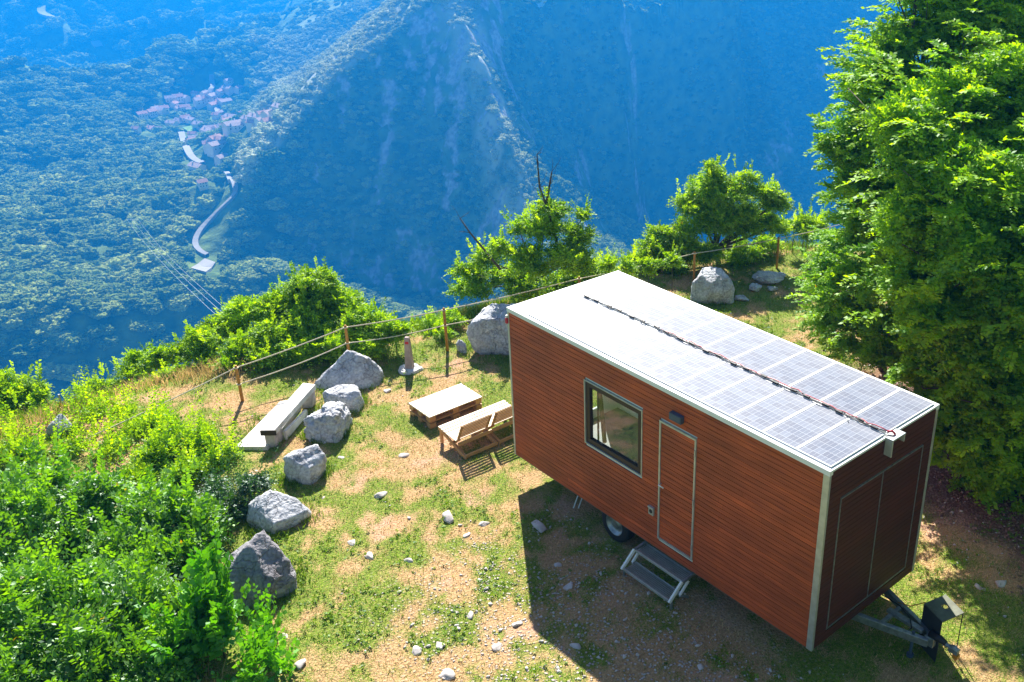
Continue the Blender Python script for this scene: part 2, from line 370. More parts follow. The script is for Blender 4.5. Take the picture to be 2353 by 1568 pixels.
res = delaunay_2d_cdt([Vector((p[0], p[1])) for p in CT], EDGES, [], 0, 1e-4)
cv = np.array([tuple(v) for v in res[0]]); orig = res[3]
cz = np.zeros(len(cv))
for i, o in enumerate(orig):
    cz[i] = np.mean([CT[k][2] for k in o]) if len(o) else np.nan
for i in np.where(np.isnan(cz))[0]:
    d = np.hypot(*(CT[:, :2]-cv[i]).T); k = np.argsort(d)[:3]; wgt = 1/(d[k]+1); cz[i] = (CT[k, 2]*wgt).sum()/wgt.sum()
TRI = [tuple(f) for f in res[2]]
def tin(x, y):
    z = np.full(x.shape, 0.); zz = z.ravel(); X = x.ravel(); Y = y.ravel()
    done = np.zeros(X.shape, bool)
    for a, b, c in TRI:
        A, B, C = cv[a], cv[b], cv[c]
        lo = np.minimum(np.minimum(A, B), C)-1; hi = np.maximum(np.maximum(A, B), C)+1
        idx = np.where(~done & (X >= lo[0]) & (X <= hi[0]) & (Y >= lo[1]) & (Y <= hi[1]))[0]
        if not len(idx): continue
        det = (B[1]-C[1])*(A[0]-C[0])+(C[0]-B[0])*(A[1]-C[1])
        if abs(det) < 1e-9: continue
        px, py = X[idx]-C[0], Y[idx]-C[1]
        u = ((B[1]-C[1])*px+(C[0]-B[0])*py)/det; v = ((C[1]-A[1])*px+(A[0]-C[0])*py)/det
        ok = (u >= -1e-6) & (v >= -1e-6) & (u+v <= 1+1e-6)
        k = idx[ok]; zz[k] = u[ok]*cz[a]+v[ok]*cz[b]+(1-u[ok]-v[ok])*cz[c]; done[k] = True
    return zz.reshape(x.shape)
def land(x, y, detail=True):
    x = np.asarray(x, float); y = np.asarray(y, float)
    r = np.hypot(x-CAM[0], y-CAM[1])
    zf = 0
    offs = ((0, 0), (7, 3), (-7, -3), (3, -7), (-3, 7))
    for ox, oy in offs: zf = zf + tin(x+ox, y+oy)
    zf = zf/len(offs)
    if detail:
        lx = (x-CAM[0])*HR[0]+(y-CAM[1])*HR[1]; lt = (x-CAM[0])*HF[0]+(y-CAM[1])*HF[1]
        right = smooth(-15, 25, lx+238+.38*(lt-600))*smooth(550, 590, lt)   # spur, cliffs and dark mountain
        left = 1-right
        amp = smooth(120, 420, r)
        n1 = fbm(x/150, y/150, 4, 21, .5, True); n2 = fbm(x/60, y/60, 3, 31); n3 = fbm(lx/22, lt/60, 4, 41, .6, True)
        vl = at_t(500, 290, 930); calm = 1-.8*np.exp(-((x-vl[0])**2+(y-vl[1])**2)/150**2)-.6*np.exp(-((lx+200)**2)/60**2)*smooth(900, 700, lt); calm = np.clip(calm, .15, 1)
        for bx, by, bh, br in BUMPS: zf = zf + bh*np.exp(-((x-bx)**2+(y-by)**2)/(br*br))
        zf = zf + amp*(left*((n1-.2)*17*calm*(1+smooth(900, 1600, r)*2.2)+n2*4*smooth(640, 760, r)+n2*2) + right*(n3*3.2+n2*3.0+(n1-.2)*3))
    zf = np.where(zf > 5, 5+45*(1-np.exp(-(zf-5)/45)), zf)
    w_ = smooth(32, 80, r)
    return z_near(x, y)*(1-w_)+zf*w_
BUMPS = []
def cast(px, py, t0=150, t1=5000, lift=0):
    t = np.concatenate([np.arange(t0, 1500, 3.), np.arange(1500, t1, 15.)]); d = ray(px, py); k = t/(d[:2]@HF)
    P = CAM+d[None]*k[:, None]; z = land(P[:, 0], P[:, 1])+lift
    i = np.where(P[:, 2] < z)[0]
    if not len(i): return None
    return P[i[0]]

def grid_mesh(name, X, Y, Z, mats, attrs={}, smooth_=True):
    n, m = X.shape
    co = np.stack([X, Y, Z], -1).reshape(-1, 3)
    i = np.arange(n*m).reshape(n, m); q = np.stack([i[:-1, :-1], i[1:, :-1], i[1:, 1:], i[:-1, 1:]], -1).reshape(-1, 4)
    me = bpy.data.meshes.new(name); me.vertices.add(len(co)); me.vertices.foreach_set('co', co.ravel())
    me.loops.add(q.size); me.loops.foreach_set('vertex_index', q.ravel().astype(np.int32))
    me.polygons.add(len(q)); me.polygons.foreach_set('loop_start', np.arange(0, q.size, 4, dtype=np.int32)); me.polygons.foreach_set('loop_total', np.full(len(q), 4, dtype=np.int32))
    if smooth_: me.polygons.foreach_set('use_smooth', np.ones(len(q), bool))
    for k, a in attrs.items():
        at = me.attributes.new(k, 'FLOAT', 'POINT'); at.data.foreach_set('value', np.asarray(a, np.float32).ravel())
    me.update(calc_edges=True)
    for mm in mats: me.materials.append(mm)
    o = bpy.data.objects.new(name, me); col.objects.link(o); return o

for q_ in ((1420, 258, 13, 9), (1452, 275, 13, 9), (1480, 300, 10, 7), (1712, 78, 13, 9), (1728, 105, 11, 8), (1660, 500, 8, 8), (1095, 170, 9, 9), (1135, 290, 9, 9), (1160, 360, 9, 9), (1060, 90, 9, 10), (1400, 20, 10, 7), (1290, 45, 8, 8)):
    p_ = cast(q_[0], q_[1]); BUMPS.append((p_[0], p_[1], q_[2], q_[3]))
# ------------------------------------------------------------------ near ground
def zones(x, y):
    """0..1 weights: lush grass, dry straw, bare orange soil, stones"""
    n = fbm(x*1.15, y*1.15, 4, 51, .66); n2 = fbm(x*1.2+7, y*1.2, 4, 61, .66); n3 = fbm(x*3.1, y*3.1, 3, 71)+.55*fbm(x*5.3, y*5.3, 2, 75)
    d = edge_dist(x, y)
    green = smooth(-.32, .42, n + n3*.6 + .55*smooth(.3, 1.5, d) + .05 + .22*smooth(4, 7, x)*smooth(5, 8, y) + .35*np.exp(-((x+4.2)/1.6)**2-((y-6)/4)**2) + .3*np.exp(-((x-2.6)/1.2)**2))
    bare = smooth(-.10, .50, n2 + n3*.45 - .45*smooth(.2, 1.2, d))*(1-.6*green)
    # track of broken stone along the near side of the cabin
    g = np.exp(-((x+2.3)/1.6)**2)*smooth(6.6, 4.6, y)*smooth(-14, -8, y)+.6*np.exp(-((x+1.0)/1.1)**2)*smooth(6.8, 5, y)
    green = green*(1-.8*leaf) if False else green
    g = g + .45*np.exp(-((x-6.0)/2.2)**2-((y+1.0)/4)**2) + .25*np.exp(-((x-.8)/1.0)**2-((y-11.2)/1.2)**2)
    stone = np.clip(g*(.62+.9*fbm(x*1.1, y*1.1, 3, 81)+.35*n3), 0, 1)
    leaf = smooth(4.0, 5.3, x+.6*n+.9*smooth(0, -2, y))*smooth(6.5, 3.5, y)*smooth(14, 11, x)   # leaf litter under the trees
    return green, bare, stone, leaf
def groundmat():
    m, nt, N, L, P = mat('meadow_ground')
    g, b, s, l = (attr(nt, k).outputs['Fac'] for k in ('green', 'bare', 'stone', 'litter'))
    straw, f0 = noise_col(nt, 26, (.31, .18, .085), (.60, .38, .20), detail=7, lo=.3, hi=.7)
    grn, f1 = noise_col(nt, 18, (.05, .13, .010), (.18, .28, .018), detail=7, lo=.3, hi=.7)
    soil, f2 = noise_col(nt, 30, (.42, .21, .14), (.72, .43, .33), detail=7, lo=.3, hi=.7)
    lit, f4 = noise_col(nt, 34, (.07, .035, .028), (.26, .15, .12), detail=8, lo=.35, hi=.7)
    fine, f3 = noise_col(nt, 60, (0, 0, 0), (1, 1, 1), detail=4, lo=.40, hi=.60)
    def jit(x, amt):
        a = N.new('ShaderNodeMath'); a.operation = 'MULTIPLY_ADD'; a.inputs[1].default_value = amt; a.inputs[2].default_value = -amt/2; L.new(fine, a.inputs[0])
        c = N.new('ShaderNodeMath'); c.operation = 'ADD'; c.use_clamp = True; L.new(a.outputs[0], c.inputs[0]); L.new(x, c.inputs[1]); return c.outputs[0]
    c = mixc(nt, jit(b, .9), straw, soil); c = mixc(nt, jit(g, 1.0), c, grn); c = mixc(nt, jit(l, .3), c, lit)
    # broken stone
    vo = N.new('ShaderNodeTexVoronoi'); vo.inputs['Scale'].default_value = 13; L.new(N.new('ShaderNodeTexCoord').outputs['Object'], vo.inputs['Vector'])
    r = N.new('ShaderNodeValToRGB'); r.color_ramp.elements[0].position = .20; r.color_ramp.elements[1].position = .34
    r.color_ramp.elements[0].color = (1, 1, 1, 1); r.color_ramp.elements[1].color = (0, 0, 0, 1); L.new(vo.outputs['Distance'], r.inputs[0])
    mm = N.new('ShaderNodeMath'); mm.operation = 'MULTIPLY'; L.new(r.outputs[0], mm.inputs[0]); L.new(s, mm.inputs[1])
    c = mixc(nt, mm.outputs[0], c, (.56, .48, .43))
    L.new(c, P.inputs['Base Color']); P.inputs['Roughness'].default_value = .95; P.inputs['Specular IOR Level'].default_value = .1
    ad = N.new('ShaderNodeMath'); ad.operation = 'ADD'; L.new(f0, ad.inputs[0]); L.new(mm.outputs[0], ad.inputs[1])
    bump(nt, ad.outputs[0], .9, .04, P.inputs['Normal'])
    return m
M['ground'] = groundmat()
gx = np.concatenate([np.arange(-44, -12, 1.), np.arange(-12, 14, .12), np.arange(14, 44, 1.)]); gy = np.concatenate([np.arange(-44, -8, 1.), np.arange(-8, 18, .12), np.arange(18, 44, 1.)])
GX, GY = np.meshgrid(gx, gy, indexing='ij'); GZ = land(GX, GY, False)
ga, gb, gs, gl = zones(GX, GY)
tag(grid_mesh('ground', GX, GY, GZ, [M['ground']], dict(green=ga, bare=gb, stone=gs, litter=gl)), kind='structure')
def gz(x, y): return float(land(np.array([x]), np.array([y]), False)[0])

# ------------------------------------------------------------------ far terrain
def terrainmat():
    m, nt, N, L, P = mat('mountain_side')
    tc = N.new('ShaderNodeTexCoord').outputs['Object']; ge = N.new('ShaderNodeNewGeometry'); sn = N.new('ShaderNodeSeparateXYZ'); L.new(ge.outputs['True Normal'], sn.inputs[0])
    veg, f0 = noise_col(nt, .09, (.06, .11, .025), (.20, .28, .06), detail=8, lo=.3, hi=.7)
    rk = attr(nt, 'rocky').outputs['Fac']
    fine, f1 = noise_col(nt, .12, (0, 0, 0), (1, 1, 1), detail=9, lo=.46, hi=.54, mapping=(1, 1, .4))
    rock, f2 = noise_col(nt, .3, (.20, .21, .22), (.46, .46, .47), detail=6)
    mu = N.new('ShaderNodeMath'); mu.operation = 'MULTIPLY'; L.new(rk, mu.inputs[0]); L.new(fine, mu.inputs[1])
    veg = mixc(nt, attr(nt, 'pale').outputs['Fac'], veg, (.48, .50, .34)); L.new(mixc(nt, mu.outputs[0], veg, rock), P.inputs['Base Color']); P.inputs['Roughness'].default_value = 1; P.inputs['Specular IOR Level'].default_value = .05  # sunlit brightness of flank and rib painted into the ground colour
    bump(nt, f0, 1.0, 3, P.inputs['Normal'])
    return m
M['terrain'] = terrainmat()
az = np.concatenate([np.linspace(-180, -50, 40), np.linspace(-49.7, 38, 560), np.linspace(40, 180, 40)])
rr = np.concatenate([np.linspace(36, 400, 60), np.linspace(403, 1150, 330), np.geomspace(1160, 7500, 110)])
AZ, RR = np.meshgrid(np.radians(az)+YAW, rr, indexing='ij')
TX = CAM[0]+RR*np.cos(AZ); TY = CAM[1]+RR*np.sin(AZ); TZ = land(TX, TY)
TZ = TZ - .4*smooth(60, 36, RR)
tag(grid_mesh('mountains', TX, TY, TZ, [M['terrain']]), kind='structure')

# ------------------------------------------------------------------ trailer cabin
CW, CL, CB, CH = 2.5, 6.745, .507, 3.39
cab = thing('tiny_house', 'reddish wood clad tiny house on a trailer with a roof full of solar panels', 'tiny house', (0, 0, 0))
def planks(mb, axis, c0, c1, z0, z1, holes, face, thick, pitch=.0785, rnd=random.Random(3)):
    z = z0
    while z < z1-.01:
        zt = min(z+pitch-.006, z1); segs = [(c0, c1)]
        for h in holes:
            if h[2] < zt and h[3] > z:
                ns = []
                for a, b in segs:
                    if h[1] <= a or h[0] >= b: ns.append((a, b)); continue
                    if h[0] > a: ns.append((a, h[0]))
                    if h[1] < b: ns.append((h[1], b))
                segs = ns
        j = c0+rnd.uniform(.8, 2.6); cuts = []
        while j < c1: cuts.append(j); j += rnd.choice([1.9, 2.4, 3.0])
        for a, b in segs:
            ks = [a]+[k for k in cuts if a+.25 < k < b-.25]+[b]
            for p, q in zip(ks, ks[1:]):
                t = rnd.uniform(.88, 1.08) if rnd.random() > .06 else rnd.uniform(1.12, 1.3)
                q2 = q-.003 if q != b else q
                if axis == 1: mb.box((face, p, z), (face+thick, q2, zt), t)
                else: mb.box((p, face, z), (q2, face+thick, zt), t)
        z += pitch
WY0, WY1, WZ0, WZ1 = 3.39, 4.735, 1.66, 2.82
DY0, DY1, DZ0, DZ1 = 2.265, 3.015, .72, 2.83
m = MB()
planks(m, 1, .095, CL-.04, CB, CH-.075, [(WY0, WY1, WZ0, WZ1), (DY0, DY1, DZ0, DZ1)], 0, .02)
m.build('side_cladding', M['clad'], cab, bevel=.003)
m = MB()
planks(m, 1, .04, CL-.04, CB, CH-.075, [(4.4, 5.9, 1.5, 2.6)], CW-.02, .02)
m.build('rear_cladding', M['clad'], cab)
EX0, EX1, EZ0, EZ1 = .30, 2.235, .70, 2.845
m = MB(); planks(m, 0, .05, CW-.05, CB, CH-.03, [(EX0, EX1, EZ0, EZ1)], 0, .02); m.build('end_cladding', M['clad_shaded'], cab, bevel=.003)
m = MB(); planks(m, 0, .05, CW-.05, CB, CH-.03, [(.45, 2.05, .75, 2.7)], CL-.02, .02); m.build('valley_end_cladding', M['clad_shaded'], cab)
for a, b in ((EX0+.022, 1.245), (1.275, EX1-.022)):
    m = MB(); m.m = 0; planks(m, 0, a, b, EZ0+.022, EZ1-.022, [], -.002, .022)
    m.build('service_door', M['clad_shaded'], cab, bevel=.003)
m = MB()
m.box((EX0+.004, -.0055, EZ1-.018), (EX1-.004, .02, EZ1)); m.box((EX0+.004, -.0055, EZ0), (EX1-.004, .02, EZ0+.016))
m.box((EX0+.004, -.007, EZ0+.016), (EX0+.02, .02, EZ1-.018)); m.box((EX1-.02, -.007, EZ0+.016), (EX1-.004, .02, EZ1-.018)); m.box((1.252, -.006, EZ0+.016), (1.266, .02, EZ1-.018))
m.build('door_trim', M['galv'], cab)
# shell (walls behind the cladding), floor, ceiling and the room behind the window
m = MB(); t0, t1 = .023, .07
for a, b, c, d in ((.07, WY0, CB, CH-.07), (WY1, CL-.07, CB, CH-.07), (WY0, WY1, CB, WZ0), (WY0, WY1, WZ1, CH-.07)): m.box((t0, a, c), (t1, b, d))
for a, b, c, d in ((.07, 4.4, CB, CH-.07), (5.9, CL-.07, CB, CH-.07), (4.4, 5.9, CB, 1.5), (4.4, 5.9, 2.6, CH-.07)): m.box((CW-t1, a, c), (CW-t0, b, d))
m.box((.023, .023, CB), (CW-.023, .068, CH-.07))
for a, b, c, d in ((.023, .45, CB, CH-.07), (2.05, CW-.023, CB, CH-.07), (.45, 2.05, CB, .75), (.45, 2.05, 2.7, CH-.07)): m.box((a, CL-.068, c), (b, CL-.023, d))
m.box((.072, 3.06, CB+.06), (CW-.072, 3.12, CH-.09))
m.build('inner_wall', M['interior'], cab)
m = MB(); m.box((.03, .03, CB-.04), (CW-.03, CL-.03, CB-.004)); m.box((.074, .072, CB), (CW-.074, CL-.072, CB+.05)); m.build('cabin_floor', M['floor_in'], cab)
m = MB(); m.box((.5, 3.2, .56), (2.4, 4.35, .80)); m.build('bed', M['bed'], cab, bevel=.04)
# window
wf = None
m = MB(); f = .015
m.box((-.016, WY0-.004, WZ1-f), (.012, WY1+.004, WZ1)); m.box((-.016, WY0-.004, WZ0), (.012, WY1+.004, WZ0+f))
m.box((-.014, WY0-.004, WZ0+f), (.012, WY0+f, WZ1-f)); m.box((-.014, WY1-f, WZ0+f), (.012, WY1+.004, WZ1-f))
wf = m.build('window', M['alu'], cab)
m = MB(); y0, y1, z0, z1 = WY0+f, WY1-f, WZ0+f, WZ1-f; g = .095
m.box((.006, y0, z1-g), (.075, y1, z1)); m.box((.006, y0, z0), (.075, y1, z0+g)); m.box((.007, y0, z0+g), (.074, y0+g, z1-g)); m.box((.007, y1-g, z0+g), (.074, y1, z1-g))
m.build('frame', M['brownframe'], wf, bevel=.005, local=True)
m = MB(); m.box((.045, y0+g, z0+g), (.053, y1-g, z1-g)); m.build('pane', M['glass'], wf, local=True)
m = MB(); m.box((.053, WY1-f-.26, z0+g), (.062, WY1-f-.22, z1-g)); m.beam((.10, WY1-.36, z0+.1), (.10, WY1-.24, z1-.02), .05, .05, (1, 0, 0)); m.build('tilted_sash', M['brownframe'], wf, local=True)
# entrance door
m = MB(); planks(m, 1, DY0+.03, DY1-.03, DZ0+.03, DZ1-.03, [], -.004, .025, rnd=random.Random(12)); dr = m.build('door', M['clad'], cab, bevel=.003)
m = MB(); f = .03
m.box((-.02, DY0, DZ1-f), (.02, DY1, DZ1)); m.box((-.02, DY0, DZ0), (.02, DY1, DZ0+f)); m.box((-.018, DY0, DZ0+f), (.02, DY0+f, DZ1-f)); m.box((-.018, DY1-f, DZ0+f), (.02, DY1, DZ1-f))
m.build('door_frame', M['alu'], dr, local=True)
m = MB(); m.tube([(-.005, 2.965, 1.74), (-.06, 2.965, 1.74), (-.06, 2.86, 1.735)], .011, 8); m.build('door_handle', M['frame_white'], dr, smooth_=True, local=True)
for zz in (.95, 1.75, 2.6): m = MB(); m.cyl((-.024, DY0+.012, zz-.05), (-.024, DY0+.012, zz+.05), .012, 10); m.build('hinge', M['alu'], dr, local=True)
# corner posts, roof edge, roof sheet
for x, y, lx, ly in ((0, 0, .04, .09), (CW-.05, 0, .05, .04), (0, CL-.04, .04, .04), (CW-.05, CL-.04, .05, .04)):
    m = MB(); m.box((x-.006 if x == 0 else x, y-.006 if y == 0 else y, CB-.01), (x+lx+(.006 if x else 0), y+ly+(.006 if y else 0), CH-.075)); m.build('corner_post', M['alu'], cab, bevel=.004)
m = MB(); e = .010
m.box((-e, -e, CH-.072), (.06, CL+e, CH+.004)); m.box((CW-.06, -e, CH-.072), (CW+e, CL+e, CH+.004))
m.box((.06, -e, CH-.028), (CW-.06, .03, CH+.004)); m.box((.06, CL-.03, CH-.072), (CW-.06, CL+e, CH+.004))
m.build('roof_edge', M['frame_white'], cab, bevel=.004)
m = MB(); m.box((.058, .028, CH-.06), (CW-.058, CL-.028, CH-.006)); m.build('roof', M['alu'], cab)
pitch = .568; proto = None
def solar_panel():
    m = MB(); X, Y = 1.155, .555; f = .014
    m.box((0, 0, 0), (X, f, .03)); m.box((0, Y-f, 0), (X, Y, .03)); m.box((0, f, 0), (f, Y-f, .03)); m.box((X-f, f, 0), (X, Y-f, .03))
    fr = m.build('solar_panel', M['frame_white'], cab, local=True)
    m = MB(); m.box((f, f, .004), (X-f, Y-f, .026)); m.build('cells', M['solar'], fr, local=True)
    return fr
proto = solar_panel(); first = True
for i in range(11):
    for x in (.068, 1.282):
        if first: proto.location = (x, .036, CH-.004); first = False; continue
        c = proto.copy(); col.objects.link(c); c.parent = cab; c.location = (x, .036+i*pitch, CH-.004)
        k = proto.children[0].copy(); col.objects.link(k); k.parent = c
# wiring along the ridge
rr_ = random.Random(5)
def wire(y0, y1, dx, zz, amp):
    p = []; y = y0
    while y < y1: p.append((1.252+dx+rr_.uniform(-amp, amp), y, zz+rr_.uniform(0, .02))); y += .10
    p.append((1.252+dx, y1, zz)); return p
m = MB(); m.tube(wire(.03, 4.3, .012, CH+.045, .018), .0085, 6); m.build('red_cable', M['red'], cab, smooth_=True)
m = MB(); m.tube(wire(.03, 6.45, -.014, CH+.042, .022), .007, 6); m.tube([(1.25, .75, CH+.05), (1.2, .66, CH+.09), (1.1, .52, CH+.03)], .003, 5); m.build('black_cable', M['black'], cab, smooth_=True)
for i in range(11):
    for k, dy in enumerate((.16, .40)):
        y = .05+i*pitch+dy
        m = MB(); x = 1.252+rr_.uniform(-.03, .02); m.box((x-.016, y-.055, CH+.032), (x+.016, y+.055, CH+.062)); m.build('connector', M['black'], cab, bevel=.004)
m = MB(); m.box((1.18, -.13, CH-.012), (1.48, .05, CH+.014)); m.box((1.18, -.13, CH-.25), (1.20, -.011, CH-.014)); m.box((1.46, -.125, CH-.12), (1.48, -.011, CH-.014)); m.build('cable_cover', M['alu'], cab, bevel=.004)
m = MB(); m.tube([(1.27, .03, CH+.05), (1.31, -.02, CH+.06), (1.33, -.05, CH+.03), (1.33, -.06, CH-.02)], .016, 8); m.build('cable_end', M['red'], cab, smooth_=True)
m = MB(); m.box((-.075, 2.53, 2.975), (.0, 2.765, 3.09)); m.box((-.079, 2.55, 2.985), (-.074, 2.745, 3.08)); m.build('outdoor_lamp', M['bluegrey'], cab, bevel=.01)
m = MB(); m.box((-.03, 3.10, 1.08), (0, 3.21, 1.22)); m.box((-.045, 3.095, 1.205), (0, 3.215, 1.232)); sb = m.build('socket_box', M['alu'], cab, bevel=.004)
m = MB(); m.cyl((-.034, 3.155, 1.15), (-.029, 3.155, 1.15), .035, 14); m.build('socket', M['black'], sb, local=True)
m = MB(); m.box((-.04, CL-.02, 3.10), (.02, CL+.035, 3.20)); mk = m.build('marker_light', M['red'], cab, bevel=.01)
m = MB(); m.box((-.035, CL-.015, 3.205), (.015, CL+.03, 3.25)); m.build('lens', M['pale'], mk, bevel=.01, local=True)
# chassis, axle, wheels, drawbar
m = MB()
for x in (.55, 1.95): m.box((x-.03, .1, .36), (x+.03, CL-.1, CB-.044))
for y in (.15, 1.6, 3.1, 4.7, 6.5): m.box((.12, y-.03, .40), (CW-.12, y+.03, CB-.046))
m.build('chassis', M['galv'], cab, bevel=.003)
m = MB(); m.cyl((.2, 4.12, .33), (2.3, 4.12, .33), .035, 12); m.build('axle', M['dark_metal'], cab)
for s, x in ((-1, .17), (1, 2.33)):
    ty = MB(); ty.lathe((x, 4.12, .33), (s, 0, 0), [(.2, -.10), (.27, -.105), (.315, -.095), (.33, -.07), (.33, .07), (.315, .095), (.27, .105), (.2, .10)], 40)
    wh = thing('wheel', None, None, (0, 0, 0)); wh.parent = cab
    ty.build('tyre', M['rubber'], wh, smooth_=True)
    rm = MB(); rm.lathe((x, 4.12, .33), (s, 0, 0), [(.205, .10), (.19, .095), (.175, .04), (.10, .03), (.085, .075), (.05, .08), (.0, .08)], 32)
    rm.lathe((x, 4.12, .33), (s, 0, 0), [(.2, -.1), (.0, -.08)], 32)
    rm.build('rim', M['galv'], wh, smooth_=True)
dbar = thing('drawbar', None, None, (0, 0, 0)); dbar.parent = cab
HP = (1.50, -.98, .36)
for x in (1.06, 2.02):
    m = MB(); m.beam((x, .35, .38), (1.455 if x < 1.5 else 1.59, -.93, .36), .07, .12); m.build('beam', M['galv'], dbar, bevel=.006)
m = MB(); m.beam((1.24, -.28, .40), (1.80, -.28, .40), .06, .05); m.beam((1.55, -.20, .43), (1.52, -.80, .44), .09, .05); m.box((1.46, -1.0, .30), (1.60, -.86, .45)); m.build('cross_brace', M['galv'], dbar, bevel=.004)
m = MB(); m.tube([(1.53, -.90, .47), (1.53, -1.06, .47), (1.525, -1.16, .455)], [.06, .055, .04], 12); m.build('rubber_sleeve', M['black'], dbar, smooth_=True)
m = MB(); m.tube([(1.525, -1.12, .45), (1.52, -1.2, .45), (1.515, -1.28, .44)], [.03, .03, .035], 12); m.box((1.475, -1.36, .40), (1.555, -1.22, .475)); m.tube([(1.515, -1.22, .48), (1.50, -1.30, .53), (1.49, -1.36, .52)], .013, 8); m.build('coupling_head', M['galv'], dbar, bevel=.01, smooth_=False)
m = MB(); m.box((1.46, -1.38, .35), (1.54, -1.30, .405)); m.cyl((1.5, -1.34, .29), (1.5, -1.34, .35), .014, 8); m.build('coupling_lock', M['orange'], dbar, bevel=.008)
m = MB(); m.cyl((1.40, -.72, .04), (1.40, -.72, .46), .024, 12); m.cyl((1.40, -.72, .0), (1.40, -.72, .06), .05, 14); m.build('support_leg', M['bluegrey'], dbar, smooth_=False)
m = MB(); m.tube([(1.75, .1, .44), (1.70, -.3, .47), (1.56, -.55, .50), (1.44, -.66, .46), (1.36, -.62, .38), (1.42, -.52, .30)], .009, 6); m.build('brake_cable', M['black'], dbar, smooth_=True)
m = MB(); m.tube([(1.80, -.2, .42), (1.72, -.45, .55), (1.80, -.62, .68)], .008, 6); m.build('orange_cable', M['orange'], dbar, smooth_=True)
p = on_z(1318, 1168, .06)
m = MB(); m.tube([p, p+np.array([.25, .05, .38])], .012, 8); m.tube([p+np.array([.06, -.06, 0]), p+np.array([.31, -.01, .38])], .012, 8); m.build('corner_steady', M['alu'], cab)

# metal stand beside the coupling
A_, B_, C_, D_ = (1.70, -.66), (2.09, -.77), (1.94, -1.15), (1.55, -1.04)
std = thing('metal_stand', 'dark square metal plate stand with a round hole beside the trailer coupling', 'stand', (1.82, -.9, 0))
m = MB(); q = [Vector(p_) for p_ in (A_, B_, C_, D_)]; ctr = Vector((1.86, -.895)); n = 16
inner = [ctr+Vector((math.cos(2*math.pi*k/n), math.sin(2*math.pi*k/n)))*.048 for k in range(n)]
def sqpt(a):
    d = Vector((math.cos(a), math.sin(a))); best = 9
    for i in range(4):
        p0, p1 = q[i], q[(i+1) % 4]; e_ = p1-p0; den = d.x*e_.y-d.y*e_.x
        if abs(den) < 1e-9: continue
        w0 = p0-ctr; tt = (w0.x*e_.y-w0.y*e_.x)/den; uu = (w0.x*d.y-w0.y*d.x)/den
        if tt > 0 and -1e-6 <= uu <= 1+1e-6: best = min(best, tt)
    return ctr+d*best
angs = sorted([2*math.pi*k/n for k in range(n)]+[math.atan2((p_-ctr).y, (p_-ctr).x) % (2*math.pi) for p_ in q])
vs = []; N_ = len(angs)
for zz in (.75, .735):
    for a in angs: vs.append((*(ctr+Vector((math.cos(a), math.sin(a)))*.048), zz)); vs.append((*sqpt(a), zz))
fs = []
for k in range(N_):
    j = (k+1) % N_; o_ = 2*N_
    fs += [(2*k, 2*k+1, 2*j+1, 2*j), (o_+2*k, o_+2*j, o_+2*j+1, o_+2*k+1), (2*k+1, o_+2*k+1, o_+2*j+1, 2*j+1), (2*k, 2*j, o_+2*j, o_+2*k)]
m.add(vs, fs); m.build('top_plate', M['grey_plate'], std)
m = MB(); m.beam((*A_, .377), (*D_, .377), .008, .713); m.build('side_panel', M['dark_metal'], std)
for p0 in (B_, C_): m = MB(); m.cyl((p0[0]-.012, p0[1]+.01, 0), (p0[0]-.012, p0[1]+.01, .734), .008, 8); m.build('leg', M['dark_metal'], std)

# folding steps
stp = thing('folding_steps', 'two grated galvanised steps in front of the cabin door', 'steps', (-.2, 2.8, 0))
def tread(z, x0, x1, y0, y1):
    m = MB()
    m.box((x0, y0, z-.045), (x0+.028, y1, z)); m.box((x1-.02, y0, z-.04), (x1, y1, z-.001))
    t = m.build('tread', M['alu'], stp, bevel=.003)
    m = MB(); y = y0+.012
    while y < y1-.01: m.box((x0+.029, y, z-.028), (x1-.021, y+.004, z-.004)); y += .031
    x = x0+.05
    while x < x1-.03: m.box((x, y0+.002, z-.010), (x+.005, y1-.002, z-.0035)); x += .034
    m.build('grating', M['alu'], t)
tread(.42, -.20, .06, 2.30, 3.31); tread(.20, -.46, -.19, 2.31, 3.30)
for y in (2.262, 3.318):
    m = MB(); m.beam((-.20, y+.015, .415), (-.47, y+.015, .17), .036, .055); m.beam((-.06, y+.017, .36), (-.24, y+.017, .18), .03, .045); m.build('side_rail', M['frame_white'], stp, bevel=.004)
    m = MB(); m.beam((-.20, y+.015, .40), (.2, y+.015, .45), .035, .05); m.build('bracket', M['galv'], stp, bevel=.003)
    m = MB(); m.beam((-.24, y+.015, .18), (-.05, y+.017, .04), .03, .035); m.build('brace', M['galv'], stp)
    m = MB(); m.beam((-.42, y+.017, .17), (-.42, y+.017, .0), .03, .03, (1, 0, 0)); m.build('leg', M['galv'], stp)

# ------------------------------------------------------------------ furniture
tb = thing('pallet_table', 'low table of two stacked wooden pallets topped with pale sunlit boards', 'table', (.36, 9.6, 0))
TX0, TX1, TY0, TY1 = -.25, .98, 9.23, 10.0
def pallet(z):
    o = MB()
    for y in (TY0, (TY0+TY1)/2-.05, TY1-.1): o.box((TX0, y, z), (TX1, y+.1, z+.02), rr_.uniform(.85, 1.05))
    for y in (TY0, (TY0+TY1)/2-.07, TY1-.145):
        for x in (TX0, (TX0+TX1)/2-.07, TX1-.145): o.box((x+.002, y+.002, z+.021), (x+.14, y+.14, z+.098), rr_.uniform(.8, 1.05))
    for x in (TX0, (TX0+TX1)/2-.07, TX1-.145): o.box((x, TY0, z+.099), (x+.145, TY1, z+.12), rr_.uniform(.85, 1.0))
    return o
pallet(.0).build('pallet', M['pine_shaded'], tb, bevel=.004); pallet(.145).build('pallet', M['pine_shaded'], tb, bevel=.004)
m = MB(); y = TY0-.01
for wd in (.145, .10, .145, .10, .145, .10):
    m.box((TX0-.01, y, .267), (TX1+.01, y+wd-.007, .29), rr_.uniform(.9, 1.08)); y += wd*1.075
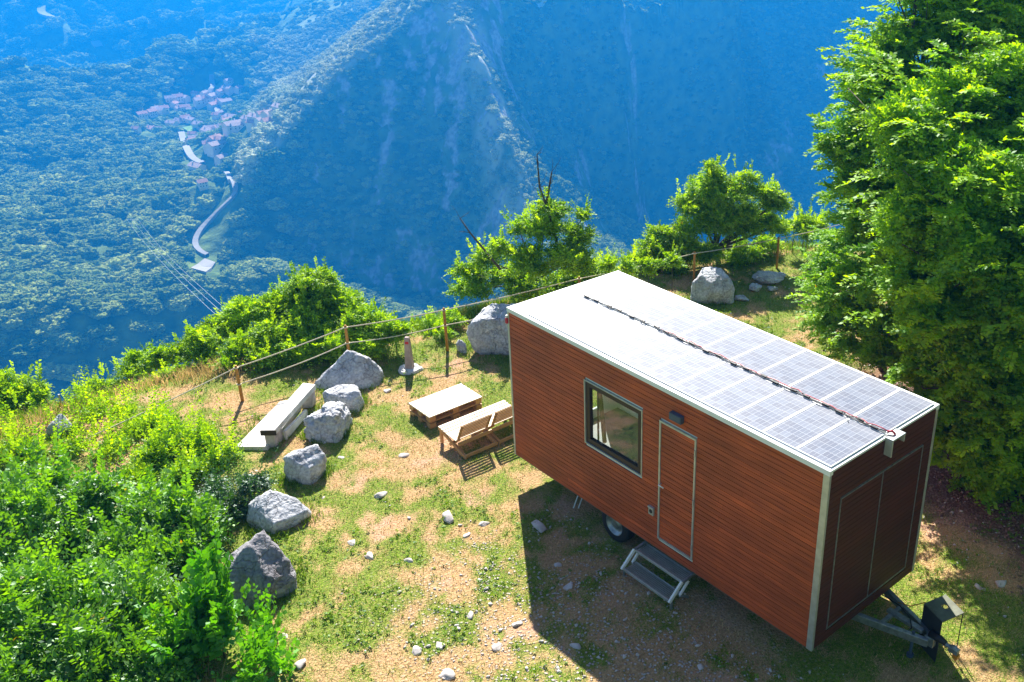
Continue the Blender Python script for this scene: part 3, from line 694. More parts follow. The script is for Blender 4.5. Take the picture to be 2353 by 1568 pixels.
m.build('table_top', M['pine'], tb, bevel=.004)

def lounge_chair(x0, label):
    """low slatted chair that faces the table: two sloped rails from the seat front down to the ground behind"""
    t = thing('lounge_chair', label, 'chair', (x0+.37, 8.3, 0), 0, 'wooden lounge chairs behind the pallet table')
    a, b = -.37, .37
    def B(nm, mt, f, **k): m_ = MB(); f(m_); return m_.build(nm, mt, t, bevel=.003, local=True)
    yf, yr = .42, -.47          # seat front, rear foot
    for x in (a+.02, b-.02):
        B('side_rail', M['pine_shaded'], lambda m_: (m_.beam((x-.016, yf, .315), (x-.016, yr, .035), .022, .075), m_.beam((x+.018, yf-.5, .145), (x+.018, yr+.02, .038), .022, .07)))
        B('front_leg', M['pine_shaded'], lambda m_: m_.beam((x, yf-.05, .30), (x, yf-.05, 0), .045, .06, (0, 1, 0)))
        B('rear_strut', M['pine_shaded'], lambda m_: m_.beam((x+(.02 if x < 0 else -.02)*2, -.22, .33), (x+(.02 if x < 0 else -.02)*2, .16, .03), .022, .06))
    def seat(m_):
        n_ = 7
        for i in range(n_):
            y = yf-.005-i*.086; z = .355-(i*.012 if i < 4 else .036+(i-3)*.004)
            m_.box((a-.015, y-.078, z-.018), (b+.015, y, z), rr_.uniform(.9, 1.08))
    B('seat', M['pine'], seat)
    def back(m_):
        for i in range(7):
            s = i/6; y = -.20-s*.17; z = .35+s*.31
            m_.beam((a+.03, y, z), (b-.03, y, z), .018, .040, (0, -.5, .87), rr_.uniform(.85, 1.05))
    B('backrest', M['pine_shaded'], back)
    for x in (a+.05, b-.05):
        B('back_post', M['pine_shaded'], lambda m_: m_.beam((x, -.165, .28), (x, -.355, .67), .05, .028, (0, 1, 0)))
    B('back_rail', M['pine_shaded'], lambda m_: m_.beam((a-.01, -.255, .245), (b+.01, -.255, .245), .03, .07))
    B('foot_rail', M['pine_shaded'], lambda m_: m_.beam((a, yr+.03, .06), (b, yr+.03, .06), .03, .065))
    return t
lounge_chair(-.36, 'low wooden slatted chair nearer the stone bench, seen whole behind the pallet table')
lounge_chair(.415, 'low wooden slatted chair half hidden behind the corner of the cabin')

# concrete bench
Bn = thing('concrete_bench', 'long white concrete bench slab with a brown end standing on a pale floor slab', 'bench', (-2.2, 11.3, 0))
m = MB(); P1 = [(-2.96, 10.74), (-2.76, 10.57), (-1.36, 11.75), (-1.52, 11.98)]
m.prism(P1, .30, .42); m.build('bench_slab', M['concrete'], Bn, bevel=.01)
m = MB(); e = [(-2.975, 10.735), (-2.755, 10.55), (-2.74, 10.565), (-2.955, 10.75)]; m.prism(e, .305, .415); m.build('end_board', M['brownframe'], Bn)
for P_ in ([(-2.90, 10.76), (-2.76, 10.64), (-2.52, 10.84), (-2.66, 10.97)], [(-1.72, 11.72), (-1.56, 11.60), (-1.40, 11.74), (-1.55, 11.86)]):
    m = MB(); m.prism(P_, 0, .298); m.build('support', M['concrete_grey'], Bn, bevel=.01)
m = MB(); m.add([(-2.5, 10.75, 0), (-1.75, 11.40, 0), (-1.78, 11.45, 0), (-2.53, 10.80, 0), (-2.5, 10.75, .2), (-1.75, 11.40, .12), (-1.78, 11.45, .12), (-2.53, 10.80, .2)],
      [(0, 3, 2, 1), (4, 5, 6, 7), (0, 1, 5, 4), (1, 2, 6, 5), (2, 3, 7, 6), (3, 0, 4, 7)]); m.build('leaning_slab', M['concrete'], Bn, bevel=.008)
m = MB(); m.prism([(-3.36, 11.06), (-2.92, 10.66), (-1.75, 11.72), (-1.55, 12.0), (-1.97, 12.18)], -.06, .075); m.build('floor_slab', M['concrete'], Bn, bevel=.012)

# boundary stone
Mn = thing('boundary_stone', 'tapered grey boundary stone with a red mark set in a round white base', 'boundary stone', (.8, 11.75, 0), YAW-math.pi/2)
m = MB(); a, b = .085, .055
m.add([(-a, -a, .02), (a, -a, .02), (a, a, .02), (-a, a, .02), (-b, -b, .77), (b, -b, .77), (b, b, .77), (-b, b, .77), (-b*.7, -b*.7, .80), (b*.7, -b*.7, .80), (b*.7, b*.7, .80), (-b*.7, b*.7, .80)],
      [(0, 3, 2, 1), (8, 9, 10, 11)]+[(i, (i+1) % 4, 4+(i+1) % 4, 4+i) for i in range(4)]+[(4+i, 4+(i+1) % 4, 8+(i+1) % 4, 8+i) for i in range(4)])
M['stone_brown'] = simple('brownish_stone', (.40, .31, .28), .9, 0, .2, 9, .4, .008); m.build('stone_post', M['stone_brown'], Mn, bevel=.008, local=True)
m = MB(); z0, z1 = .655, .715
def fy(z): return -(a+(b-a)*(z-.02)/.75)-.003
m.add([(-.035, fy(z0), z0), (.04, fy(z0), z0), (.037, fy(z1), z1), (-.038, fy(z1), z1), (-.035, fy(z0)+.004, z0), (.04, fy(z0)+.004, z0), (.037, fy(z1)+.004, z1), (-.038, fy(z1)+.004, z1)],
      [(0, 1, 2, 3), (7, 6, 5, 4), (0, 4, 5, 1), (1, 5, 6, 2), (2, 6, 7, 3), (3, 7, 4, 0)]); m.build('red_mark', M['redpaint'], Mn, local=True)
m = MB(); n = 22; pr = random.Random(2)
rad = [.27*pr.uniform(.9, 1.1) for _ in range(n)]
m.add([(math.cos(6.2832*k/n)*rad[k], math.sin(6.2832*k/n)*rad[k]*.9, 0.0) for k in range(n)]+[(math.cos(6.2832*k/n)*rad[k]*.9, math.sin(6.2832*k/n)*rad[k]*.8, .05) for k in range(n)]+[(0, 0, .065)],
      [(k, (k+1) % n, n+(k+1) % n, n+k) for k in range(n)]+[(n+k, n+(k+1) % n, 2*n) for k in range(n)]); m.build('base', M['concrete'], Mn, local=True)

# ------------------------------------------------------------------ rocks
import bmesh
_ico = {}
def ico(sub):
    if sub not in _ico:
        b = bmesh.new(); bmesh.ops.create_icosphere(b, subdivisions=sub, radius=1)
        _ico[sub] = (np.array([v.co[:] for v in b.verts]), np.array([[v.index for v in f.verts] for f in b.faces])); b.free()
    return _ico[sub]
def n3(v, s, seed):
    return (fbm(v[:, 0]*s+v[:, 2]*s*.7, v[:, 1]*s-v[:, 2]*s*.6, 4, seed)+fbm(v[:, 2]*s+5, (v[:, 0]-v[:, 1])*s*.7, 4, seed+50))*.6
def fast_mesh(name, co, faces, mats, tone=None, parent=None, smooth_=False):
    me = bpy.data.meshes.new(name); co = np.asarray(co, np.float32); faces = np.asarray(faces, np.int32)
    me.vertices.add(len(co)); me.vertices.foreach_set('co', co.ravel()); k = faces.shape[1]
    me.loops.add(faces.size); me.loops.foreach_set('vertex_index', faces.ravel())
    me.polygons.add(len(faces)); me.polygons.foreach_set('loop_start', np.arange(0, faces.size, k, dtype=np.int32)); me.polygons.foreach_set('loop_total', np.full(len(faces), k, np.int32))
    if smooth_: me.polygons.foreach_set('use_smooth', np.ones(len(faces), bool))
    if tone is not None:
        at = me.attributes.new('tone', 'FLOAT', 'FACE'); at.data.foreach_set('value', np.asarray(tone, np.float32))
    me.update(calc_edges=True); me.materials.append(mats)
    o = bpy.data.objects.new(name, me); col.objects.link(o)
    if parent is not None: o.parent = parent
    return o
def rock_shape(sub, dims, seed, cuts=16, sharp=16, rough=.12, shear=(0, 0), fine=.03, hull=None, hs=(1, 1, 1)):
    g = np.random.default_rng(seed); d, f = ico(sub)
    if hull is not None:
        H = np.array(hull, float)*np.array(hs); c = H.mean(0); b = bmesh.new()
        for p in H+g.normal(0, .02, H.shape): b.verts.new(p-c)
        bmesh.ops.convex_hull(b, input=b.verts); b.normal_update()
        pl = [(np.array(fc.normal[:]), abs(float(fc.normal.dot(fc.verts[0].co)))) for fc in b.faces]; b.free()
        nrm = np.array([p[0] for p in pl]); dist = np.array([max(p[1], .05) for p in pl])
        size = np.ptp(H, axis=0).mean()
        # a few extra chips off the corners
        en = g.normal(size=(7, 3)); en /= np.linalg.norm(en, axis=1)[:, None]; en[:, 2] = np.abs(en[:, 2]); sup = (en@(H-c).T).max(1)
        nrm = np.concatenate([nrm, en]); dist = np.concatenate([dist, sup*g.uniform(.78, .93, 7)])
        r = 1/np.max(np.clip(d@nrm.T, 1e-3, None)/dist, 1); p = d*r[:, None]
        rr = 1+rough*n3(p/size*2+seed, 1.3, seed)+fine*(1-2*np.abs(n3(p/size*2, 2.4, seed+7)))*3.0+fine*1.5*(1-2*np.abs(n3(p/size*2, 6, seed+9)))+fine*.5*n3(p/size*2, 20, seed+19)
        return p*rr[:, None]+c, f
    nrm = g.normal(size=(cuts, 3)); nrm /= np.linalg.norm(nrm, axis=1)[:, None]; dist = g.uniform(.5, .95, cuts)
    k = np.clip(d@nrm.T, 1e-3, None)/dist; r = 1/np.maximum(k.max(1), .75)
    r = r*(1+rough*n3(d+g.uniform(0, 9, 3), 1.7, seed))+fine*1.4*(1-2*np.abs(n3(d, 3.5, seed+7)))+fine*.8*n3(d, 10, seed+9)
    p = d*r[:, None]; p = p*np.array(dims)/2*1.12
    p[:, 2] += dims[2]*.34
    return p, f
def rock(name, label, pos, dims, seed, mt='rock', rotz=None, sub=5, group=None, cat='rock', parent=None, **kw):
    p, f = rock_shape(sub, dims, seed, **kw)
    o = fast_mesh(name, p, f, M[mt], None, parent, False)
    o.location = (pos[0], pos[1], (pos[2] if len(pos) > 2 else gz(pos[0], pos[1]))); o.rotation_euler = (0, 0, (YAW-math.pi/2) if rotz is None else rotz)
    if label: tag(o, label, cat, group)
    return o
g_ = 'limestone boulders along the edge of the meadow'
rock('boulder', 'biggest grey boulder standing behind the far corner of the cabin beside a fence post', (2.88, 11.35), (1.75, 1.3, 1.75), 11, hull=[(-.45,-.4,-.1),(.75,-.45,-.1),(.8,.5,-.1),(-.4,.5,-.1),(-.72,-.15,1.0),(-.55,.4,1.1),(-.25,-.35,1.35),(.6,-.35,1.3),(.85,0,1.15),(.7,.45,1.5),(-.05,.4,1.6),(-.5,-.45,.6),(.8,-.5,.5)], hs=(0.88, 0.75, 0.62), group=g_, fine=.04)
rock('boulder', 'flat topped grey boulder behind the cabin roof near the right hand fence posts', (8.75, 10.05), (1.15, .95, 1.25), 23, hull=[(-.55,-.45,-.1),(.55,-.45,-.1),(.55,.4,-.1),(-.5,.4,-.1),(-.52,-.2,.65),(-.3,-.1,.9),(-.25,.3,.98),(.3,.3,1.05),(.42,-.1,.85),(.5,-.3,.5),(.1,-.42,.6)], hs=(0.95, 0.85, 0.7), group=g_, cuts=12)
rock('boulder', 'pale slab shaped boulder leaning down towards the far end of the concrete bench', (-.42, 12.15), (1.75, 1.0, 1.05), 31, hull=[(-.95,-.55,-.1),(-.7,.3,-.1),(.8,-.35,-.1),(.9,.4,-.1),(-.85,-.4,.12),(.02,.15,.84),(.35,.1,.82),(.62,.2,.7),(.85,.1,.35),(.1,-.45,.15),(-.3,.4,.4)], hs=(0.72, 0.72, 0.8), group=g_)
rock('boulder', 'rounded pale boulder just behind the end of the concrete bench', (-1.02, 11.25), (1.0, .72, .72), 44, hull=[(-.42,-.35,-.1),(.4,-.4,-.1),(.5,.3,-.1),(-.45,.3,-.1),(-.5,.05,.42),(-.3,.3,.45),(.3,.3,.42),(.48,0,.42),(.25,-.3,.36),(-.3,-.25,.42)], hs=(0.76, 0.72, 0.85), group=g_)
rock('boulder', 'pitted double lobed boulder beside the middle of the concrete bench', (-1.82, 10.45), (.72, .6, .62), 52, hs=(0.8, 0.8, 0.9), group=g_, hull=[(-.38,-.3,-.1),(.3,-.35,-.1),(.4,.5,-.1),(-.2,.5,-.1),(-.36,-.2,.38),(-.1,-.15,.52),(.28,-.2,.45),(.05,.5,.5),(.38,.45,.42),(.4,0,.3)], fine=.085, rough=.2)
rock('boulder', 'whitish boulder below the near end of the concrete bench', (-2.78, 9.35), (.92, .8, .95), 65, hull=[(-.38,-.3,-.15),(.3,-.4,-.15),(.45,.3,-.1),(-.4,.35,-.1),(-.5,.0,.4),(-.1,.3,.58),(.35,.3,.60),(.48,.05,.42),(.2,-.35,.35),(-.25,-.2,.55)], hs=(0.72, 0.75, 0.85), group=g_, sharp=10)
rock('boulder', 'broad white angular boulder at the edge of the leafy shrubs', (-3.72, 8.35), (1.45, .95, .8), 77, hull=[(-.7,-.3,-.15),(.1,-.5,-.15),(.6,.3,-.1),(-.6,.4,-.1),(-.65,.0,.4),(-.35,.25,.56),(0,.2,.46),(.3,.25,.44),(.72,.1,.22),(.05,-.45,.2)], hs=(0.7, 0.75, 0.85), group=g_, cuts=10, sharp=12)
rock('boulder', 'large dark pitted boulder against the foreground shrubs with bare stones in its shade', (-4.72, 6.95), (1.75, 1.5, 1.5), 89, mt='rock_dark', hull=[(-.95,-.6,-.3),(.2,-.8,-.2),(.85,-.1,-.15),(.6,.6,-.1),(-.7,.7,-.2),(-.15,.25,1.0),(.15,.35,.92),(-.65,.1,.5),(.75,.05,.45),(.45,-.45,.45),(-.6,-.45,.35)], hs=(0.62, 0.68, 0.82), group=g_, rough=.12, fine=.045)
rock('boulder', 'white weathered boulder on the grassy slope below the warning sign', (-5.55, 13.9), (.5, .4, .34), 93, group=g_)
rock('rock', 'small rough stone between the fence post and the biggest boulder', (2.15, 11.75), (.26, .2, .36), 101, sub=4)
p = on_z(1760, 650)
rock('rock', 'low white rock outcrop in the grass left of the tall trees', (p[0], p[1]), (.75, .5, .3), 111, rough=.2, fine=.08)
for k_, (px, py, s_) in enumerate(((1790, 640, .4), (1700, 690, .35), (1775, 668, .3))):
    p = on_z(px, py); rock('rock', ('pale rock at the right of the outcrop beside the tall trees', 'pale half buried rock nearest the flat topped boulder', 'small white rock below the outcrop in the grass')[k_], (p[0], p[1]), (s_, s_*.7, s_*.4), 120+k_, sub=4)
p = on_z(1735, 668)
rock('rock', 'small pale rock beside the flat topped boulder behind the roof', (p[0], p[1]), (.35, .3, .2), 112, sub=4)

stones = [(872, 1140, .26), (1240, 1212, .34), (925, 1045, .20), (890, 898, .20), (785, 1052, .12), (745, 1142, .10), (810, 1248, .16), (1110, 1205, .22), (1032, 1192, .30), (940, 1290, .14), (958, 1505, .20), (1025, 1560, .24), (1185, 1440, .18),
          (1080, 1420, .16), (655, 1465, .14), (690, 1530, .22), (1320, 1490, .16), (1075, 1230, .14), (850, 1282, .2), (1308, 1350, .2), (610, 1375, .18), (1280, 1300, .14), (1145, 1492, .18), (1010, 1490, .16), (2300, 1340, .2), (2250, 1350, .14), (1045, 993, .14), (1610, 1540, .14)]
STL = ['small white stone right of the whitish boulder by the bench', 'large white stone in the shadow of the cabin left of its wheel', 'white flat stone in the grass below the lounge chair', 'dark little stone between the bench boulders and the boundary stone',
       'tiny stone right of the pitted double lobed boulder', 'tiny dark stone right of the whitish boulder', 'pale stone right of the broad white boulder', 'small stone in the middle of the meadow above the shadow corner', 'pale flat stone in the green patch in the middle of the meadow', 'small stone halfway between the broad white boulder and the cabin shadow',
       'white stone at the bottom edge, left of the gravel patch', 'largest white stone at the bottom edge in the gravel patch', 'white stone just left of the bent edge of the cabin shadow', 'white stone in the upper part of the gravel patch', 'small stone below the large dark boulder', 'pale stone in the grass at the lower left beside the hazel sapling',
       'stone in the cabin shadow near the bottom edge', 'small white stone on the bare soil in the middle of the meadow', 'white stone on bare soil right of the large dark boulder', 'stone in the cabin shadow left of the folding steps', 'stone in the shade under the large dark boulder', 'stone in the cabin shadow between the wheel and the steps',
       'white stone in the gravel patch near the shadow edge', 'small white stone at the left of the gravel patch', 'larger pale stone on the shaded ground below the right hand trees', 'smaller pale stone on the shaded ground beside the cabin end', 'small stone under the front corner of the pallet table', 'stone at the bottom edge inside the cabin shadow']
for i, (px, py, s_) in enumerate(stones):
    p = on_z(px, py); s_ *= .85; o = rock('stone', None, (p[0], p[1], gz(p[0], p[1])-.02), (s_, s_*.75, s_*.42), 200+i, 'pebble', rotz=i*1.3, sub=3, cuts=8)
    lab = STL[i]
    tag(o, lab, 'stone', 'loose stones in the meadow')

# ------------------------------------------------------------------ rope fence
fen = thing('rope_fence', 'wooden post fence with two pale ropes along the cliff edge', 'fence', (1.9, 11.98, 0))
FP = [((-5.45, 12.95), .25), ((-2.49, 12.85), .80), ((-.10, 12.75), 1.0), ((1.92, 12.0), 1.06), ((5.3, 11.3), 1.12), ((9.02, 11.0), .93), ((11.63, 10.28), .92), ((13.6, 9.35), 1.2)]
tops = []
for i, ((x, y), h) in enumerate(FP):
    z = gz(x, y)
    if h > .3:
        m = MB(); m.tube([(x+.01, y, z-.1), (x, y, h-.02), (x, y, h+.02)], [.035, .033, .02], 10); m.build('post', M['post'], fen, smooth_=True)
    tops.append(Vector((x, y, h-.03)))
def sag(a, b, s):
    return [a.lerp(b, k/10)-Vector((0, 0, s*4*(k/10)*(1-k/10))) for k in range(11)]
m = MB(); pp = []
for a, b in zip(tops, tops[1:]): pp += sag(a, b, .025)[:-1]
pp.append(tops[-1]); m.tube(pp, .013, 6)
for t_ in tops[1:]: m.tube([t_+Vector((.042*math.cos(k), .042*math.sin(k), 0)) for k in np.linspace(0, 6.3, 9)], .013, 6)
m.build('rope', M['rope'], fen, smooth_=True)
m = MB(); low = [t_-Vector((0, 0, .38)) for t_ in tops[1:5]]; pp = []
for a, b in zip(low, low[1:]): pp += sag(a, b, .05)[:-1]
pp.append(low[-1]); m.tube(pp, .013, 6)
for t_ in low[:3]: m.tube([t_+Vector((.042*math.cos(k), .042*math.sin(k), 0)) for k in np.linspace(0, 6.3, 9)], .013, 6)
m.build('rope', M['rope'], fen, smooth_=True)

# warning sign
sp = at_t(143, 942, 17.6); sg = thing('warning_sign', 'yellow triangular warning sign half hidden by leaves above the grassy slope', 'sign', (sp[0], sp[1], gz(sp[0], sp[1])), YAW-math.pi/2)
hz = sp[2]-sg.location[2]
m = MB(); m.cyl((0, .02, -.05), (0, .02, max(hz, .3)+.05), .02, 8); m.build('sign_post', M['galv'], sg, local=True)
m = MB(); m.prism([(-.17, hz-.12), (.17, hz-.12), (0, hz+.18)], -.012, 0, axis=1); m.build('sign_plate', M['yellow'], sg, local=True)
m = MB(); m.prism([(-.022, hz-.02), (.022, hz-.02), (.03, hz+.08), (-.03, hz+.08)], -.016, -.0125, axis=1); m.prism([(-.02, hz-.07), (.02, hz-.07), (.02, hz-.035), (-.02, hz-.035)], -.016, -.0125, axis=1); m.build('sign_mark', M['black'], sg, local=True)

# ------------------------------------------------------------------ foliage
def sprays(C, D, L, K, ls, g, wid=.30, flat=.5, droop=.25):
    """leafy twigs: C origins, D directions, L lengths, K leaves per twig, ls leaf size -> quads (n,4,3) and tones"""
    n = len(C); D = D/np.linalg.norm(D, axis=1)[:, None]
    up = np.tile([0, 0, 1.], (n, 1))+g.normal(0, flat*.5, (n, 3)); S = np.cross(D, up); S /= np.linalg.norm(S, axis=1)[:, None]+1e-9; Nn = np.cross(S, D)
    t = (np.arange(K)+.5)/K; tt = np.tile(t, (n, 1))*1.0
    pos = C[:, None]+D[:, None]*(L[:, None]*tt)[..., None]; pos[..., 2] -= droop*L[:, None]*tt**2
    sgn = np.where(np.arange(K) % 2 == 0, 1., -1.)[None, :, None]
    ld = D[:, None]*.65+S[:, None]*sgn*g.uniform(.5, 1.0, (n, K, 1))+Nn[:, None]*g.normal(0, .28, (n, K, 1))+g.normal(0, .12, (n, K, 3)); ld[..., 2] -= .12
    ld /= np.linalg.norm(ld, axis=-1)[..., None]
    nn = Nn[:, None]+g.normal(0, .38, (n, K, 3)); wv = np.cross(nn, ld); wv /= np.linalg.norm(wv, axis=-1)[..., None]
    s = ls*g.uniform(.65, 1.2, (n, K, 1))*(1.05-.35*np.tile(t, (n, 1)))[..., None]
    nv = np.cross(ld, wv)
    p0 = pos; p1 = pos+ld*s*.48+wv*s*wid+nv*s*.05; p2 = pos+ld*s; p3 = pos+ld*s*.48-wv*s*wid+nv*s*.05
    Q = np.stack([p0, p1, p2, p3], 2).reshape(-1, 4, 3)
    tone = np.clip(np.repeat(g.uniform(0, .75, n), K)+g.uniform(-.1, .25, n*K), 0, .97)
    return Q, tone
def leaf_object(name, Q, tone, mt, parent=None):
    off = np.zeros(3)
    if parent is not None: off = np.array(parent.location)
    co = (Q-off).reshape(-1, 3); f = np.arange(len(co)).reshape(-1, 4)
    return fast_mesh(name, co, f, M[mt], tone, parent)
def split_lobes(lobes, g, k, zs, big=False):
    out = []
    for c, r in lobes:
        for _ in range(k):
            d = g.normal(size=3); d /= np.linalg.norm(d); d[2] = d[2]*.8+.1; q = g.uniform(.35, .80)
            out.append((np.array(c)+d*r*q, r*(g.uniform(.42, .68) if big else g.uniform(.40, .64)), zs))
        out.append((np.array(c), r*(.85 if big else .62), .9))
    return out
def crown(lobes, g, dens, ls, L, K, wid=.30, lowcut=-.45, flat=.5, droop=.25, yellow=0., inner=.25, rag=.34, out=.75):
    Qs, Ts = [], []
    for lb in lobes:
        c, r = lb[0], lb[1]; zs = lb[2] if len(lb) > 2 else .92
        n = max(6, int(dens*r*r)); d = g.normal(size=(n*2, 3)); d /= np.linalg.norm(d, axis=1)[:, None]; d = d[d[:, 2] > lowcut][:n]; n = len(d)
        rf = np.where(g.random(n) < inner, g.uniform(.3, .85, n), 1-np.abs(g.normal(0, .10, n)))
        rf *= 1+rag*n3(d*1.0+np.array(c)*.7, 2.6, 17)
        P = np.array(c)+d*(r*rf)[:, None]*np.array([1, 1, zs])
        D = d*out+g.normal(0, .38, (n, 3)); D[:, 2] += .12
        LL = L*g.uniform(.6, 1.25, n)
        P = P-D/np.linalg.norm(D, axis=1)[:, None]*(LL*.55)[:, None]
        q, t = sprays(P, D, LL, K, ls, g, wid, flat, droop); Qs.append(q); Ts.append(t)
    Q = np.concatenate(Qs); T = np.concatenate(Ts)
    if yellow: T[g.random(len(T)) < yellow] = 1.0
    return Q, T
def plant(name, label, cat, lobes_px, mt, seed, extra=(), dens=520, ls=.085, L=.42, K=14, base=None, trunk=.05, group=None, dead=(), bark='bark', partname='crown', dropz=None, split=5, zs=.6, **kw):
    g = np.random.default_rng(seed); lobes = []
    for px, py, rp, t in lobes_px:
        d = ray(px, py); k = t/(d[:2]@HF); lobes.append((CAM+d*k, rp*k/FPX))
    for ex in extra: lobes.append((np.array(ex[:3], float), ex[3]))
    cc = np.mean([l[0] for l in lobes], 0)
    if base is None:
        low = min(lobes, key=lambda l: l[0][2]); base = (.5*low[0][0]+.5*cc[0], .5*low[0][1]+.5*cc[1])
    bz = gz(*base) if dropz is None else dropz
    th = thing(name, label, cat, (base[0], base[1], bz), 0, group)
    Q, T = crown(split_lobes(lobes, g, split, zs, cat == 'shrub') if split else lobes, g, dens, ls, L, K, **kw)
    if cat == 'shrub' or name == 'young_tree':      # upright shoots that break the outline
        C = []; DD = []
        for lb in lobes:
            for _ in range(9 if lobes_px[0][3] < 18 else 4):
                d = g.normal(size=3); d[2] = abs(d[2])+.5; d /= np.linalg.norm(d); C.append(np.array(lb[0])+d*lb[1]*.8); DD.append(d*.6+np.array([0, 0, .8])+g.normal(0, .15, 3))
        q2, t2 = sprays(np.array(C), np.array(DD), g.uniform(.3, .75, len(C))*(1.15 if lobes_px[0][3] < 18 else .6), 18, ls*1.05, g, kw.get('wid', .30), .9, .05); Q = np.concatenate([Q, q2]); T = np.concatenate([T, t2])
    if name == 'beech_tree':                        # long layered boughs reaching out of the crown
        C = []; DD = []; LL = []
        for lb in lobes:
            for _ in range(16):
                a = g.uniform(0, 6.283); d = np.array([math.cos(a), math.sin(a), g.uniform(-.15, .45)]); o_ = np.array([0, 0, g.uniform(-.8, .9)])*lb[1]
                e = g.uniform(.7, 1.4); c0 = np.array(lb[0])+o_+d*lb[1]*.35; C.append(c0); DD.append(d); LL.append(lb[1]*e)
                for k in (.45, .65, .85):
                    sd = np.array([-d[1], d[0], 0])*(1 if g.random() < .5 else -1); C.append(c0+d*lb[1]*e*k); DD.append(d*.8+sd*.7); LL.append(lb[1]*.6)
        q2, t2 = sprays(np.array(C), np.array(DD), np.array(LL), 22, ls*1.1, g, .30, .35, .22); Q = np.concatenate([Q, q2]); T = np.concatenate([T, t2])
    leaf_object(partname, Q, T, mt, th)
    m = MB(); b0 = Vector((base[0], base[1], bz-.15)); zt = min(l[0][2] for l in lobes)
    fork = Vector((base[0]*.8+cc[0]*.2, base[1]*.8+cc[1]*.2, max(bz+.3, bz+(cc[2]-bz)*.35)))
    if cat != 'shrub': m.tube([b0, b0.lerp(fork, .5)+Vector((.04, -.03, 0)), fork], [trunk*1.25, trunk, trunk*.85], 9)
    for c, r in lobes:
        if cat == 'shrub':
            c = Vector(c); gp = Vector((c.x+.05, c.y+.05, 0)); gp.z = gz(gp.x, gp.y)-.1
            m.tube([gp, gp.lerp(c, .5)+Vector((.03, .02, 0)), c+Vector((0, 0, r*.5))], [.018, .013, .006], 5); continue
        c = Vector(c); mid = fork.lerp(c, .5)+Vector(tuple(g.normal(0, .08, 3)))*r
        m.tube([fork, mid, c], [trunk*.6, trunk*.38, trunk*.16], 6)
        for _ in range(5):
            e = c+Vector(tuple(g.normal(0, .5, 3)))*r; m.tube([mid.lerp(c, g.uniform(.1, .8)), e], [trunk*.15, trunk*.05], 4)
    m.build('trunk', M[bark], th, smooth_=True)
    for pl in dead:
        m = MB(); P = [Vector(at_t(*q)) for q in pl]; n_ = len(P); m.tube(P, [.028*(1-i/n_)+.006 for i in range(n_)], 7)
        for i in range(1, n_):
            for s_ in range(2): e = P[i]+Vector(tuple(g.normal(0, .16, 3)))+Vector((0, 0, .22)); m.tube([P[i], P[i].lerp(e, .6)+Vector((.03, 0, 0)), e], [.007, .005, .003], 4)
        m.build('dead_branch', M['deadwood'], th, smooth_=True)
    return th
ge = 'shrubs growing over the cliff edge behind the rope fence'
plant('shrub', 'wide bright green shrub behind the rope fence above the concrete bench', 'shrub',
      [(720, 680, 62, 21), (650, 705, 55, 21), (585, 725, 55, 21), (520, 755, 52, 21), (780, 712, 58, 21), (838, 740, 48, 20.5), (720, 745, 62, 20.4), (640, 775, 55, 20), (560, 800, 50, 19.8), (745, 650, 34, 21.2), (690, 655, 36, 21.2), (870, 745, 40, 20.3), (905, 765, 34, 20), (850, 790, 40, 19.8), (700, 800, 50, 19.6), (620, 825, 46, 19.4), (770, 805, 40, 19.6), (540, 850, 42, 19.2), (470, 790, 45, 20.2), (800, 775, 42, 20)],
      'leaf_bush', 1, dens=700, ls=.085, group=ge, trunk=.03)
plant('shrub', 'low shrub row running down behind the rope fence at the left', 'shrub',
      [(420, 810, 40, 20.5), (360, 835, 40, 20.2), (300, 860, 36, 20), (470, 845, 36, 19.6), (400, 865, 36, 19.3), (240, 890, 34, 19.8), (330, 895, 30, 19.2), (320, 830, 26, 20.4), (200, 905, 26, 19.8)],
      'leaf_bush', 2, dens=750, ls=.075, L=.36, group=ge, trunk=.02)
plant('young_tree', 'bright green young tree with two bare dead branches behind the biggest boulder', 'tree',
      [(1265, 480, 42, 22.0), (1250, 530, 58, 22.0), (1335, 545, 46, 22.0), (1190, 520, 32, 22.2), (1300, 600, 62, 21.6), (1215, 600, 58, 21.5), (1120, 600, 46, 22.6), (1110, 650, 46, 23.0), (1200, 655, 54, 23.0), (1290, 645, 50, 23.0), (1365, 625, 40, 23.0), (1065, 665, 36, 23.4), (1390, 620, 36, 23.0), (1330, 640, 46, 23.0), (1075, 620, 34, 23.0), (1160, 640, 46, 23.2), (1345, 495, 22, 22.0), (1150, 570, 30, 21.6)],
      'leaf_bush', 3, dens=600, ls=.08, dead=([(1280, 560, 22.0), (1258, 480, 22.0), (1240, 430, 22.0), (1236, 385, 22.0), (1234, 355, 22.0)], [(1255, 470, 22.0), (1262, 430, 22.0), (1268, 395, 22.0)], [(1150, 620, 22.2), (1105, 565, 22.2), (1080, 535, 22.2), (1057, 502, 22.2)]), base=tuple(at_t(1230, 690, 24)[:2]), group='trees along the cliff edge')
plant('young_tree', 'round dark green tree with a dark trunk behind the right hand fence posts', 'tree',
      [(1640, 450, 62, 26), (1700, 430, 55, 26), (1765, 465, 48, 26), (1590, 470, 50, 26), (1640, 520, 66, 25.6), (1720, 515, 60, 26), (1780, 520, 36, 26), (1560, 540, 52, 25.6), (1505, 555, 42, 25.6), (1490, 590, 34, 25.6), (1640, 400, 34, 26), (1600, 580, 40, 25.6), (1540, 590, 44, 25.6), (1710, 575, 44, 26.4), (1760, 560, 38, 26.8), (1560, 610, 34, 25.4), (1470, 600, 30, 25.6), (1790, 460, 34, 26), (1620, 585, 34, 25.4), (1690, 600, 34, 26)],
      'leaf_bush', 4, dens=640, ls=.085, trunk=.09, base=tuple(at_t(1645, 600, 26.5)[:2]), yellow=.004, group='trees along the cliff edge')
